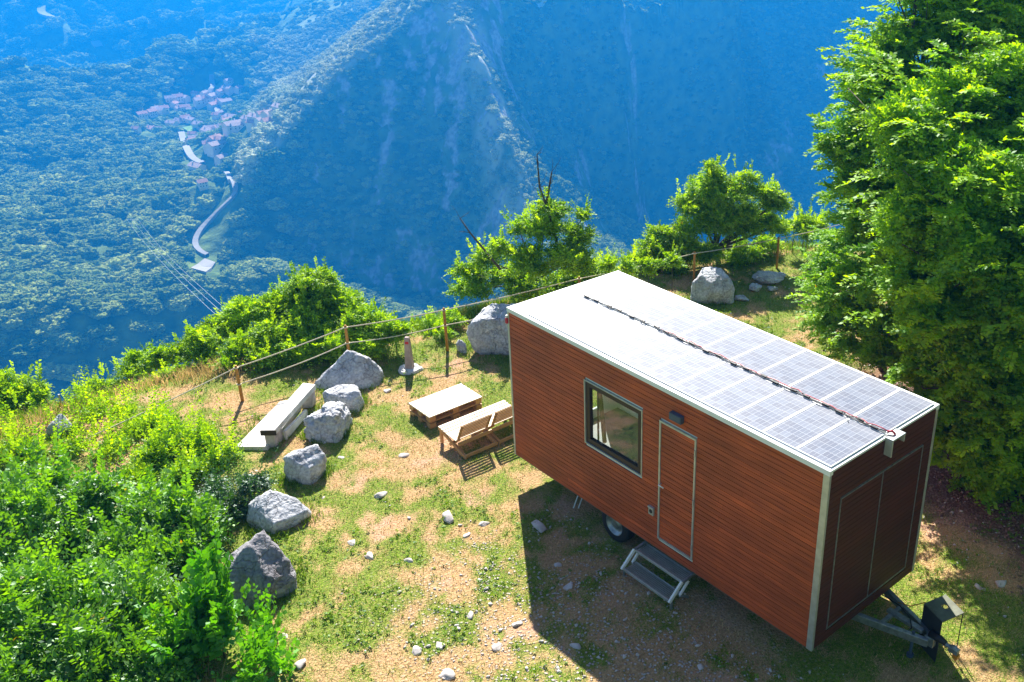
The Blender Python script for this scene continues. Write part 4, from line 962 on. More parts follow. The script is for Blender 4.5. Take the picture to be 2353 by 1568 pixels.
plant('shrub', 'low green undergrowth beyond the rope between the boundary stone and the biggest boulder', 'shrub', [(920, 775, 28, 21.6), (960, 765, 28, 21.6), (1000, 752, 28, 21.4), (1040, 738, 28, 21.4), (890, 790, 26, 21.4), (940, 795, 20, 21), (985, 780, 22, 21), (1020, 770, 20, 20.8)], 'leaf_bush', 61, dens=900, ls=.06, L=.26, group=ge, trunk=.012)
plant('shrub', 'small shrub between the round tree and the tall trees behind the fence', 'shrub', [(1850, 505, 24, 27), (1880, 512, 22, 27), (1825, 522, 20, 27), (1855, 535, 24, 26.6)], 'leaf_bush', 5, dens=800, ls=.08, group=ge)
plant('shrub', 'low shrub in front of the tree with dead branches beside the cabin roof corner', 'shrub', [(1400, 610, 22, 20), (1440, 612, 20, 21), (1490, 612, 24, 21.5), (1545, 600, 22, 22)], 'leaf_bush', 6, dens=800, ls=.07, L=.3, group=ge, trunk=.015)
plant('young_tree', 'light green tree cut by the left edge of the picture above the sign slope', 'tree', [(30, 900, 46, 19.5), (80, 895, 38, 19.5), (-30, 890, 50, 19.5), (20, 950, 50, 19), (90, 930, 34, 19.2), (60, 985, 40, 18.4), (-20, 1000, 50, 18.2)],
      'leaf_bush', 7, dens=520, ls=.10, group='trees along the cliff edge')
gf = 'foreground shrubs below the meadow edge'
plant('shrub', 'olive green shrub left of the bench on the yellow grass slope', 'shrub', [(210, 980, 52, 17), (235, 940, 30, 17.6), (290, 962, 36, 17.2), (345, 985, 40, 16.6), (400, 1000, 40, 16.2), (460, 1010, 34, 16), (300, 1030, 50, 16.2), (380, 1040, 50, 15.6), (500, 1060, 36, 15.4), (110, 1020, 40, 16.6), (30, 1090, 60, 15.2), (0, 1030, 50, 16.2), (60, 1030, 36, 16.2), (530, 1040, 20, 15.6), (190, 950, 30, 17.6), (255, 965, 40, 17.4), (150, 1000, 50, 16.8), (420, 1030, 45, 15.8), (60, 1060, 60, 15.6), (20, 1010, 40, 16.6), (245, 1020, 55, 16.4), (460, 1040, 36, 15.6), (300, 1000, 45, 16.6), (180, 1040, 55, 16), (260, 1060, 58, 15.6), (370, 1050, 52, 15.4), (320, 1110, 60, 14.8), (430, 1090, 48, 14.8), (120, 1060, 40, 15.8)],
      'leaf_bush', 8, dens=950, ls=.075, L=.4, group=gf, yellow=.006, inner=.2, trunk=.02)
plant('shrub', 'big dark green shrub in the left foreground beside the dark pitted boulder', 'shrub',
      [(100, 1120, 75, 14), (220, 1150, 80, 13.6), (350, 1170, 80, 13.4), (440, 1200, 70, 13.2), (40, 1180, 80, 13), (160, 1240, 90, 12.8), (300, 1260, 90, 12.6), (420, 1290, 70, 12.4), (470, 1250, 50, 12.9), (60, 1300, 85, 12.2)],
      'leaf_fore', 9, dens=430, ls=.108, L=.5, group=gf, yellow=.006)
plant('shrub', 'leafy shrub filling the lower left corner of the picture', 'shrub',
      [(60, 1380, 95, 11), (190, 1360, 85, 11.2), (310, 1380, 85, 11), (400, 1400, 60, 11), (120, 1470, 105, 10.4), (270, 1480, 100, 10.3), (400, 1490, 75, 10.4), (40, 1560, 110, 9.9), (200, 1580, 110, 9.8), (360, 1590, 100, 9.8), (340, 1320, 30, 11.6)],
      'leaf_fore', 10, dens=450, ls=.108, L=.55, K=15, group=gf, yellow=.004, wid=.26)
plant('hazel', 'hazel with broad round leaves in front of the dark pitted boulder', 'shrub', [(500, 1395, 36, 10.8), (455, 1440, 50, 10.6), (500, 1470, 36, 10.4), (410, 1500, 50, 10.2), (490, 1350, 20, 11)], 'leaf_hazel', 12, dens=330, ls=.13, L=.36, K=8, wid=.46, group=gf, rag=.4)
plant('hazel', 'small hazel sapling with round leaves at the bottom edge of the meadow', 'shrub', [(610, 1510, 30, 10.6), (590, 1550, 34, 10.3), (640, 1560, 30, 10.2), (615, 1470, 15, 10.9), (560, 1580, 36, 10)], 'leaf_hazel', 13, dens=300, ls=.10, L=.3, K=8, wid=.45, group=gf, rag=.4, trunk=.015)
plant('shrub', 'small dark shrub beside the white angular boulder', 'shrub', [(555, 1120, 42, 14.2), (520, 1170, 45, 13.8), (570, 1170, 36, 13.9), (495, 1120, 36, 14.2), (600, 1110, 24, 14.4), (540, 1230, 36, 13.5)], 'leaf_dark', 14, dens=700, ls=.055, L=.28, group=gf)
# tall beeches on the right
gt = 'tall trees beside the cabin'
plant('beech_tree', 'tall broad tree behind the cabin roof, leftmost of the tall trees', 'tree',
      [(2130, 40, 95, 22), (2050, 110, 70, 21.5), (2010, 190, 72, 21.2), (1985, 280, 72, 21), (2080, 200, 95, 21.2), (1960, 350, 58, 20.8), (2060, 320, 95, 20.8), (1965, 440, 62, 20.6), (2050, 440, 90, 20.4), (2200, 120, 110, 22), (2150, 300, 100, 20.8), (1990, 530, 66, 20.2), (2080, 560, 80, 20), (2240, -30, 110, 22), (1920, 340, 28, 20.9), (2030, 640, 72, 19.4), (2110, -60, 70, 22), (2300, -10, 100, 22), (2340, 70, 90, 21.5), (2260, 60, 90, 21.6), (2090, 680, 80, 19), (2110, 780, 70, 18.6), (2070, 500, 90, 20)],
      'leaf_beech', 21, dens=270, ls=.12, L=.6, K=14, split=8, zs=.45, rag=.42, inner=.3, trunk=.17, base=(9.6, 5.2), group=gt, yellow=.003, lowcut=-.7)
plant('beech_tree', 'slender light green tree growing at the foot of the broad tree', 'tree',
      [(1900, 600, 44, 21), (1925, 560, 40, 21.2), (1900, 665, 52, 20.4), (1960, 640, 55, 20), (1950, 720, 62, 19.6), (2020, 740, 58, 19), (1905, 730, 45, 19.8), (2000, 800, 55, 18.6), (1950, 790, 40, 19), (2065, 810, 45, 18.2)],
      'leaf_beech', 22, dens=480, ls=.085, L=.45, K=14, trunk=.09, base=tuple(on_z(2030, 850)[:2]), group=gt, yellow=.006, lowcut=-.7)
plant('beech_tree', 'tall dark tree with drooping sprays at the right edge beside the cabin end', 'tree',
      [(2330, 170, 100, 19), (2160, 400, 60, 18.4), (2090, 520, 44, 17.6), (2100, 660, 50, 17), (2110, 850, 44, 16.2), (2140, 940, 44, 15.8), (2180, 1000, 44, 15.4), (2240, 230, 95, 18.6), (2330, 340, 110, 18), (2190, 350, 85, 18.2), (2260, 440, 110, 17.6), (2160, 470, 80, 17.6), (2350, 540, 120, 16.8), (2210, 570, 105, 17), (2130, 590, 66, 17.2), (2290, 680, 120, 16.4), (2180, 690, 85, 16.6), (2140, 780, 62, 16.4), (2240, 800, 105, 16), (2340, 850, 120, 15.6),
       (2190, 890, 75, 15.8), (2280, 950, 105, 15.4), (2230, 1010, 75, 15.3), (2340, 1050, 90, 15), (2290, 1120, 62, 14.9), (2380, 260, 100, 18.5), (2420, 700, 120, 16.2), (2420, 980, 120, 15.2)],
      'leaf_beech', 23, extra=[(6.4, 2.6, 3.0, .9), (6.9, 3.3, 4.2, 1.0), (6.2, 1.4, 2.7, .8), (7.1, 2.4, 5.2, 1.0), (6.9, 1.0, 3.6, .9), (7.4, 3.8, 5.8, 1.1), (7.4, .4, 4.4, 1.0), (6.6, 2.0, 4.0, .9)], dens=270, ls=.12, L=.65, K=14, split=8, zs=.45, trunk=.2, base=(8.6, .4), group=gt, lowcut=-.7, droop=.3, rag=.42, inner=.3)
plant('beech_tree', 'leafy branches low at the right edge behind the metal stand', 'tree', [(2400, 1150, 60, 14.6), (2340, 1180, 36, 14.6)], 'leaf_beech', 24, dens=500, ls=.09, trunk=.06, group=gt)
# unseen trees added outside the frame to shade the end wall from the open sky
for i_, (bx, by) in enumerate(((7.5, -7.5), (3.0, -11.5), (11.5, -4.0))):
    g = np.random.default_rng(300+i_); lob = [(np.array((bx+g.normal(0, 1.3), by+g.normal(0, 1.3), zz)), 1.7) for zz in (2.2, 3.4, 4.6, 5.8, 7, 8.2, 9.4, 3, 5.2, 7.4)]
    th = thing('beech_tree', ('added unseen shade tree right of the metal stand', 'added unseen shade tree farthest to the right front', 'added unseen shade tree behind the right edge trees')[i_], 'tree', (bx, by, gz(bx, by)), 0, gt)
    Q, T = crown(lob, g, 130, .20, .8, 12, lowcut=-.8); leaf_object('crown', Q, T, 'leaf_beech', th); m = MB(); m.tube([(bx, by, -.1), (bx, by, 4), (bx, by, 8)], [.25, .2, .1], 10); m.build('trunk', M['bark'], th)

# ------------------------------------------------------------------ grass, weeds, litter, gravel
def scatter(n, f, box=(-11, 14, -7, 17)):
    g = np.random.default_rng(n); x = g.uniform(box[0], box[1], n); y = g.uniform(box[2], box[3], n)
    p = f(x, y); k = g.random(n) < p; x, y = x[k], y[k]
    inside = (x > -.02) & (x < 2.5) & (y > .2) & (y < 6.6)
    bench = (x > -3.4) & (x < -1.4) & (y > 10.5) & (y < 12.2) & (np.abs((y-11.4)-(x+2.4)*.85) < .45)
    k = ~(inside | bench); return x[k], y[k], g
def blades(name, label, x, y, g, h, wd, mt, lean=.5):
    n = len(x); z = land(x, y, False)-.01; a = g.uniform(0, 6.283, n); H = h*g.uniform(.5, 1.3, n)
    b = np.stack([x, y, z], -1); s = np.stack([np.cos(a), np.sin(a), 0*a], -1)*(wd*g.uniform(.7, 1.3, n))[:, None]
    la = g.uniform(0, 6.283, n); ln = np.stack([np.cos(la), np.sin(la), 0*la], -1)*(H*lean*g.uniform(.2, 1.3, n))[:, None]
    t = b+ln; t[:, 2] += H; mid = b+ln*.35; mid[:, 2] += H*.55
    co = np.stack([b-s, b+s, mid+s*.6, t, mid-s*.6], 1).reshape(-1, 3); i = np.arange(n)*5
    q = np.stack([i, i+1, i+2, i+4], -1); tr = np.stack([i+4, i+2, i+3, i+3], -1)
    tri = np.concatenate([np.stack([i, i+1, i+2], -1), np.stack([i, i+2, i+4], -1), np.stack([i+4, i+2, i+3], -1)])
    tone = g.uniform(0, .9, n); o = fast_mesh(name, co, tri, M[mt], np.concatenate([tone]*3)); return tag(o, kind='stuff')
def dens_green(x, y):
    a, b, s, l = zones(x, y); return np.clip(a*.85+.17, 0, 1)*(1-.8*l)
x, y, g = scatter(230000, lambda x, y: dens_green(x, y)); blades('grass', '', x, y, g, .06, .006, 'grass', .9)
def dens_straw(x, y):
    a, b, s, l = zones(x, y); return np.clip((1-a)*.8*(1-.55*b)+.15, 0, 1)*(1-.7*s)*(1-.8*l)
x, y, g = scatter(330001, dens_straw); blades('dry_grass', '', x, y, g, .05, .006, 'straw', 1.1)
def dens_edge(x, y):
    d = edge_dist(x, y); nn = fbm(x*.5, y*.5, 3, 91); return smooth(-.9, .5, d-.6+nn)*smooth(9, 4, d)*.8
def keep_edge(x, y): # long grass only outside the mown meadow
    return dens_edge(x, y)*(edge_dist(x, y) > .05)
x, y, g = scatter(200003, lambda x, y: keep_edge(x, y)*np.clip(.35+fbm(x*.35, y*.35, 2, 95), 0, 1)*(.25+smooth(0, -3, x)), (-11, 14, 4, 19)); blades('tall_grass', '', x, y, g, .26, .008, 'straw', .7)
x, y, g = scatter(200009, lambda x, y: keep_edge(x, y)*np.clip(1.0-fbm(x*.35, y*.35, 2, 95)-.4*smooth(0, -3, x), 0, 1)*1.3, (-11, 14, 4, 19)); blades('tall_grass', '', x, y, g, .24, .009, 'grass', .6)
bx_ = []
g = np.random.default_rng(77)
for o_ in list(bpy.data.objects):
    if o_.name.startswith(('boulder', 'concrete_bench')):
        rx = (max(v[0] for v in o_.bound_box)-min(v[0] for v in o_.bound_box))/2 if o_.type == 'MESH' else .8
        a = g.uniform(0, 6.283, 900); q = rx*g.normal(1.02, .16, 900); bx_.append(np.stack([o_.location[0]+q*np.cos(a), o_.location[1]+q*np.sin(a)*.85], -1))
bx_ = np.concatenate(bx_); bx_ = bx_[fbm(bx_[:, 0]*3, bx_[:, 1]*3, 2, 3) > -.15]; blades('tall_grass', '', bx_[:, 0], bx_[:, 1], g, .11, .007, 'grass', .7)
# small leafy weeds in the green patches
x, y, g = scatter(60000, lambda x, y: np.clip(zones(x, y)[0]-.2, 0.03, 1)*smooth(-.15, .4, fbm(x*1.6, y*1.6, 3, 97))*1.2)
C = np.stack([x, y, land(x, y, False)+.01], -1); D = g.normal(0, 1, C.shape); D[:, 2] = np.abs(D[:, 2])*.8+.3
Q, T = sprays(C, D, g.uniform(.04, .12, len(C)), 6, .042, g, .34); tag(leaf_object('weeds', Q, T, 'leaf_weed'), kind='stuff')
# dead leaves under the trees
M['litter'] = leafmat('dead_leaf', (.09, .04, .03), (.34, .20, .15), .15, .06)
x, y, g = scatter(60000, lambda x, y: zones(x, y)[3]*.9, (3, 14, -7, 8)); C = np.stack([x, y, land(x, y, False)+.012], -1); D = g.normal(0, 1, C.shape); D[:, 2] *= .2
Q, T = sprays(C, D, np.full(len(C), .03), 1, .075, g, .34); tag(leaf_object('leaf_litter', Q, T, 'litter'), kind='stuff')
# broken limestone
vs_, fs_ = ico(1)
def gravel_dens(x, y): return zones(x, y)[2]*.75+.02*zones(x, y)[1]+.006
x, y, g = scatter(60000, gravel_dens)
n = len(x); s = np.minimum(.009*np.exp(g.normal(0, .55, n))+.005, .035); z = land(x, y, False)
base_shapes = []
for k in range(6): base_shapes.append(vs_*(1+g.uniform(-.35, .25, (len(vs_), 1)))*np.array([1.3, .9, .6]))
bs = np.array(base_shapes)[g.integers(0, 6, n)]; a = g.uniform(0, 6.28, n); ca, sa = np.cos(a)[:, None], np.sin(a)[:, None]
X = (bs[:, :, 0]*ca-bs[:, :, 1]*sa)*s[:, None]+x[:, None]; Y = (bs[:, :, 0]*sa+bs[:, :, 1]*ca)*s[:, None]+y[:, None]; Z = bs[:, :, 2]*s[:, None]+z[:, None]+s[:, None]*.3
fr = (fs_[None]+(np.arange(n)*len(vs_))[:, None, None]).reshape(-1, 3)
tag(fast_mesh('gravel', np.stack([X, Y, Z], -1).reshape(-1, 3), fr, M['pebble']), kind='stuff')

# ------------------------------------------------------------------ valley: roads, village, power line
M['road'] = simple('pale_road', (.33, .32, .30), .9, 0, .1, .2, 0)
M['field'] = simple('mown_field', (.14, .30, .03), .9, 0, .3, .3, 0)
M['roof_tile'] = simple('roof_tiles', (.52, .28, .20), .85, 0, .25, .6, 0)
M['roof_old'] = simple('old_roof_tiles', (.44, .33, .29), .85, 0, .25, .6, 0)
M['plaster'] = simple('plaster', (.72, .69, .62), .9, 0, .08, .5, 0)
M['darkglass'] = simple('dark_window', (.04, .05, .06), .3, 0, .1, 1, 0)
keepout = []   # (point, reach towards camera, half width)
def road(px, width, name='road', lift=1.8):
    P = [cast(*q) for q in px]; P = [p for p in P if p is not None]; Q = []
    for a, b in zip(P, P[1:]):
        k = max(2, int(np.linalg.norm(b-a)/6))
        for i in range(k): Q.append(a+(b-a)*i/k)
    Q.append(P[-1]); Q = np.array(Q)
    for _ in range(3): Q[1:-1] = (Q[:-2]+2*Q[1:-1]+Q[2:])/4
    for q in Q: keepout.append((q[:2], 19, width*.5+2))
    d = np.gradient(Q[:, :2], axis=0); d /= np.linalg.norm(d, axis=1)[:, None]; nn = np.stack([-d[:, 1], d[:, 0]], -1)*width/2
    L_, R__ = Q[:, :2]+nn, Q[:, :2]-nn; zc = np.maximum(land(L_[:, 0], L_[:, 1]), land(R__[:, 0], R__[:, 1]))+lift
    for _ in range(4): zc[1:-1] = np.maximum((zc[:-2]+zc[1:-1]+zc[2:])/3, zc[1:-1]-.3)
    m = MB(); n = len(Q); vs = []
    for i in range(n): vs += [(*L_[i], zc[i]), (*R__[i], zc[i]), (*L_[i], zc[i]-3), (*R__[i], zc[i]-3)]
    fs = []
    for i in range(n-1): a = 4*i; b = a+4; fs += [(a, a+1, b+1, b), (a, b, b+2, a+2), (a+1, a+3, b+3, b+1)]
    m.add(vs, fs); tag(m.build(name, M['road']), kind='structure')
road([(417, 308), (424, 330), (431, 350), (440, 366), (452, 378), (466, 382)], 5.5)
road([(520, 402), (534, 418), (543, 438), (546, 452), (532, 466), (512, 484), (492, 503), (472, 524), (456, 545), (449, 560), (449, 574), (462, 588), (478, 594)], 3.5)
road([(488, 178), (486, 190), (493, 204), (478, 212), (490, 224), (500, 238), (497, 252), (505, 266)], 5)
road([(97, 16), (94, 30), (99, 42), (118, 46), (138, 45)], 10); road([(221, 105), (230, 117)], 12, lift=2)
def patch(px, mt, name, lift=1.5):
    P = [cast(*q) for q in px]; c = np.mean(P, 0)
    for p in P: keepout.append((p[:2], 10, 4))
    for i in range(len(P)):
        for k in (.25, .5, .75): q = c+(P[i]-c)*k; keepout.append((q[:2], 12, 6))
    keepout.append((c[:2], 14, 8)); m = MB(); n = len(P)
    zs = [float(land(p[0], p[1]))+lift for p in P]; zc = float(land(c[0], c[1]))+lift
    m.add([(p[0], p[1], z) for p, z in zip(P, zs)]+[(c[0], c[1], zc)]+[(p[0], p[1], z-4) for p, z in zip(P, zs)], [(i, (i+1) % n, n) for i in range(n)]+[(i, n+1+i, n+1+(i+1) % n, (i+1) % n) for i in range(n)])
    tag(m.build(name, M[mt]), kind='structure')
patch([(440, 624), (455, 612), (472, 602), (496, 608), (488, 620), (474, 631)], 'road', 'parking_area')
patch([(420, 298), (440, 293), (458, 296), (436, 308)], 'field', 'meadow')
patch([(450, 462), (462, 457), (468, 463), (458, 467)], 'road', 'yard')
HS = [(225, 560), (390, 480), (350, 528), (440, 520), (500, 490), (600, 370), (650, 440), (715, 475), (780, 465), (850, 490), (700, 340), (770, 340), (920, 285), (1040, 275), (960, 330), (1000, 378), (1090, 375), (1130, 340), (1235, 270), (1330, 225), (1480, 230), (1350, 140),
      (1235, 380), (1300, 385), (1150, 440), (1220, 520), (1190, 565), (610, 660), (350, 735), (430, 755), (150, 750), (990, 690), (1060, 690), (1040, 740), (1130, 735), (1090, 775), (1210, 715), (1280, 720), (1300, 590), (1390, 590), (1320, 645), (1400, 650), (1400, 700), (1470, 680), (1550, 560), (1600, 620),
      (1650, 670), (1720, 590), (1790, 540), (1870, 530), (1940, 540), (1790, 615), (1870, 640), (2000, 460), (880, 805), (915, 850), (880, 900), (1080, 920), (1110, 955), (1190, 960), (1220, 890), (1260, 1110), (1010, 1460), (940, 1225), (1170, 860), (700, 620), (790, 610), (870, 620)]
def house_proto(kind):
    g = random.Random(kind); t = thing('house', 'x', 'house'); Lx = (11, 15, 9)[kind % 3]; Wy = (8, 9, 7.5)[kind % 3]; Hh = (5.2, 5.6, 6.2)[kind % 3]
    m = MB(); m.box((-Lx/2, -Wy/2, -5), (Lx/2, Wy/2, Hh))
    for s in (-1, 1): m.add([(s*Lx/2, -Wy/2, Hh), (s*Lx/2, Wy/2, Hh), (s*Lx/2, 0, Hh+2.2)], [(0, 1, 2)])
    m.build('wall', M['plaster'], t, local=True)
    m = MB(); o = .7
    for s in (-1, 1):
        m.add([(-Lx/2-o, s*(Wy/2+o), Hh-.35), (Lx/2+o, s*(Wy/2+o), Hh-.35), (Lx/2+o, 0, Hh+2.4), (-Lx/2-o, 0, Hh+2.4), (-Lx/2-o, s*(Wy/2+o), Hh-.6), (Lx/2+o, s*(Wy/2+o), Hh-.6), (Lx/2+o, 0, Hh+2.15), (-Lx/2-o, 0, Hh+2.15)],
              [(0, 1, 2, 3), (7, 6, 5, 4), (0, 4, 5, 1), (1, 5, 6, 2), (3, 2, 6, 7), (0, 3, 7, 4)])
    rf = m.build('roof', M['roof_tile' if kind % 2 == 0 else 'roof_old'], t, local=True)
    m = MB(); m.box((Lx*.2, .8, Hh+.5), (Lx*.2+.9, 1.7, Hh+3.2)); m.build('chimney', M['plaster'], rf, local=True)
    for x in (-Lx*.3, 0, Lx*.3):
        for z in (1.2, 4.0):
            m = MB(); m.box((x-.55, -Wy/2-.05, z), (x+.55, -Wy/2+.1, z+1.4)); m.build('window', M['darkglass'], t, local=True)
    return t
protos = [house_proto(k) for k in range(4)]; used = set()
special = {0: 'small pale house alone at the left end of the village', 7: 'large red roofed house on the left side of the village', 19: 'pale house at the top right of the village above the street', 20: 'pale house on its own right of the top village street', 21: 'highest small house above the village street',
           29: 'red roofed house below the village on the left', 30: 'lone low house left of the red roofed one below the village', 42: 'large reddish roofed house in the middle right of the village', 43: 'white gabled house in the middle right of the village', 53: 'pale house highest up at the right edge of the village under the slope',
           57: 'red roofed house at the lower end of the village', 59: 'long house with a grey red roof at the lower right of the village', 61: 'lone house between the village and the river road', 62: 'small house by the green lawn halfway down the valley', 63: 'low house at the lower end of the straight pale road'}
def quarter(x, y):
    if x < 560: return 'house in the left part of the village', 'houses in the left part of the village'
    if y < 470 and x < 1320: return 'pale house by the upper village street', 'houses along the upper village street'
    if x < 950: return 'small house in the middle left of the village', 'houses in the middle left of the village'
    if x < 1290: return 'house in the lower middle of the village', 'houses in the lower middle of the village'
    return 'house in the right part of the village', 'houses in the right part of the village'
housed = []; ORD = ['first', 'second', 'third', 'fourth', 'fifth', 'sixth', 'seventh', 'eighth', 'ninth', 'tenth', 'eleventh', 'twelfth', 'thirteenth', 'fourteenth', 'fifteenth', 'sixteenth', 'seventeenth', 'eighteenth']
for i, (x, y) in enumerate(HS):
    p = cast((400+x/4.02)/1.4011, (230+y/4.02)/1.4011, 400, 2500, 4)
    if p is None: continue
    k = 1 if i in (7, 42, 59, 34) else (i*7) % 4; pr_ = protos[k]
    if k in used:
        c = pr_.copy(); col.objects.link(c)
        for ch in pr_.children:
            e = ch.copy(); col.objects.link(e); e.parent = c
            for s_ in ch.children: h_ = s_.copy(); col.objects.link(h_); h_.parent = e
    else: c = pr_; used.add(k)
    c.location = (p[0], p[1], float(land(p[0], p[1]))-.2); c.rotation_euler = (0, 0, rr_.choice([.3, .5, 1.9, -.2, 2.2])+rr_.uniform(-.2, .2)); s_ = rr_.uniform(.65, .95); c.scale = (s_, s_, s_)
    keepout.append((p[:2], 13, 7)); lab, grp = quarter(x, y); tag(c, special.get(i), 'house', grp); housed.append((c, lab, grp, x, i))
for gname in sorted(set(h[2] for h in housed)):
    hs = sorted([h for h in housed if h[2] == gname and h[4] not in special], key=lambda h: h[3])
    for k, h in enumerate(hs): tag(h[0], (ORD[k]+' from the left, '+h[1]) if k else 'leftmost '+h[1])
pw = thing('power_line', 'three thin power cables crossing the valley above the green slope', 'power line', tuple(at_t(300, 560, 610)))
for i, (a, b) in enumerate((((292, 505), (501, 692)), ((303, 503), (513, 684)), ((316, 503), (524, 678)))):
    A, B = Vector(at_t(*a, 600)), Vector(at_t(*b, 200)); B2 = A.lerp(B, 1.35)
    m = MB(); m.tube(sag(A, B2, 6), .03, 5); m.build('cable', M['frame_white'], pw)
pl = at_t(303, 512, 602); zg = float(land(pl[0], pl[1])); m = MB(); m.tube([(pl[0], pl[1], zg-1), (pl[0], pl[1], pl[2]+1.5)], [.25, .15], 8)
a3, b3 = at_t(290, 506, 600), at_t(318, 504, 600); m.beam(a3, b3, .2, .2); m.build('pole', M['galv'], pw)

# ------------------------------------------------------------------ forest (countless crowns, one object)
def rocky(x, y):
    lx = (x-CAM[0])*HR[0]+(y-CAM[1])*HR[1]; lt = (x-CAM[0])*HF[0]+(y-CAM[1])*HF[1]
    s = (land(x+3, y, True)-land(x-3, y, True))**2+(land(x, y+3, True)-land(x, y-3, True))**2
    slope = np.sqrt(s)/6
    n = fbm(lx/16, lt/26, 4, 141)+.5*fbm(lx/60, lt/60, 2, 151)
    near = smooth(-.125, -.15, lx/np.maximum(lt, 1))*smooth(820, 780, lt)   # the spur's face is barer than the mountain behind
    return smooth(.22, .32, n-.20+.30*near)*smooth(.8, 1.0, slope)*smooth(-15, 25, lx+238+.38*(lt-600))
CREST = np.array([at_t(*q)[:2] for q in ((548, 510, 610), (560, 440, 630), (600, 375, 650), (640, 330, 662), (700, 262, 680), (770, 190, 694), (850, 125, 708), (930, 60, 724), (1000, 0, 740), (1150, -85, 790), (1350, -165, 860))])
RIB = np.array([at_t(*q)[:2] for q in ((1048, 22, 740), (1094, 124, 707), (1140, 255, 667), (1178, 375, 629), (1210, 505, 594))])
def flank(x, y):  # mask for the sunlight painted on the spur's flank and rib
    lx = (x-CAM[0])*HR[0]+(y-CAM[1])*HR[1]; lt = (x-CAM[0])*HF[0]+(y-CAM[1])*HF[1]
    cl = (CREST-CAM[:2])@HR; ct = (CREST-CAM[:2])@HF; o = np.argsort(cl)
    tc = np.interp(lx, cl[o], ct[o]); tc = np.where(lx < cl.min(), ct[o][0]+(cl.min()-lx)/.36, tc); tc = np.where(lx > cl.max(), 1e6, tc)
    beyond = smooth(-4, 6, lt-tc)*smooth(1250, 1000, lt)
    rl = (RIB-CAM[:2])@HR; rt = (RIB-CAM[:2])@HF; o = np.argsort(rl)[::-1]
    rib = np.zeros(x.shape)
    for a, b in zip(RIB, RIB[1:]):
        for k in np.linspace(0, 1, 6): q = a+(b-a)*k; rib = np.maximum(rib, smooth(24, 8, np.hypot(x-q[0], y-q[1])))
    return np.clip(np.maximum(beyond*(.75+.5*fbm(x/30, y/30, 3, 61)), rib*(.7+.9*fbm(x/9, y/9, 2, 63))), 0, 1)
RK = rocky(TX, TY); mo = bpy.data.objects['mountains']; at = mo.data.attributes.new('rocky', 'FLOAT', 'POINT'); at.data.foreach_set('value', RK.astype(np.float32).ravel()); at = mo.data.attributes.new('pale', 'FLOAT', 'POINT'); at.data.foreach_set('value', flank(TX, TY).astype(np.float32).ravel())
g = np.random.default_rng(99)
def pts_ring(r0, r1, sp, a0=-30, a1=40):
    n = int(.5*(r1*r1-r0*r0)*math.radians(a1-a0)/(sp*sp)); r = np.sqrt(g.uniform(r0*r0, r1*r1, n)); a = YAW+np.radians(g.uniform(a0, a1, n))
    return CAM[0]+r*np.cos(a), CAM[1]+r*np.sin(a), r
FX, FY, FS = [], [], []
for r0, r1, sp, sc in ((300, 640, 6.0, 4.9), (640, 1200, 7.0, 5.6), (1200, 3000, 11, 9)):
    x, y, r = pts_ring(r0, r1, sp)
    if r1 < 1300:
        x2, y2, r2 = pts_ring(r0, r1, sp*.46, -30, 28); lx = (x2-CAM[0])*HR[0]+(y2-CAM[1])*HR[1]; lt = (x2-CAM[0])*HF[0]+(y2-CAM[1])*HF[1]; k = (lx+238+.38*(lt-600) > 0) & (lt > 560); x = np.concatenate([x, x2[k]]); y = np.concatenate([y, y2[k]])
    FX.append(x); FY.append(y); FS.append(np.full(len(x), sc)*np.exp(g.normal(0, .22, len(x))))
FX, FY, FS = map(np.concatenate, (FX, FY, FS))
ok = g.random(len(FX)) > rocky(FX, FY)*1.3
v = np.stack([FX-CAM[0], FY-CAM[1]], -1); vn = v/np.linalg.norm(v, axis=1)[:, None]
for p, reach, hw in keepout:
    d = np.array(p)-np.stack([FX, FY], -1); along = (d*vn).sum(1); lat = np.abs(d[:, 0]*vn[:, 1]-d[:, 1]*vn[:, 0]); ok &= ~((along > -hw-5) & (along < reach) & (lat < hw+FS*.45))
FX, FY, FS = FX[ok], FY[ok], FS[ok]
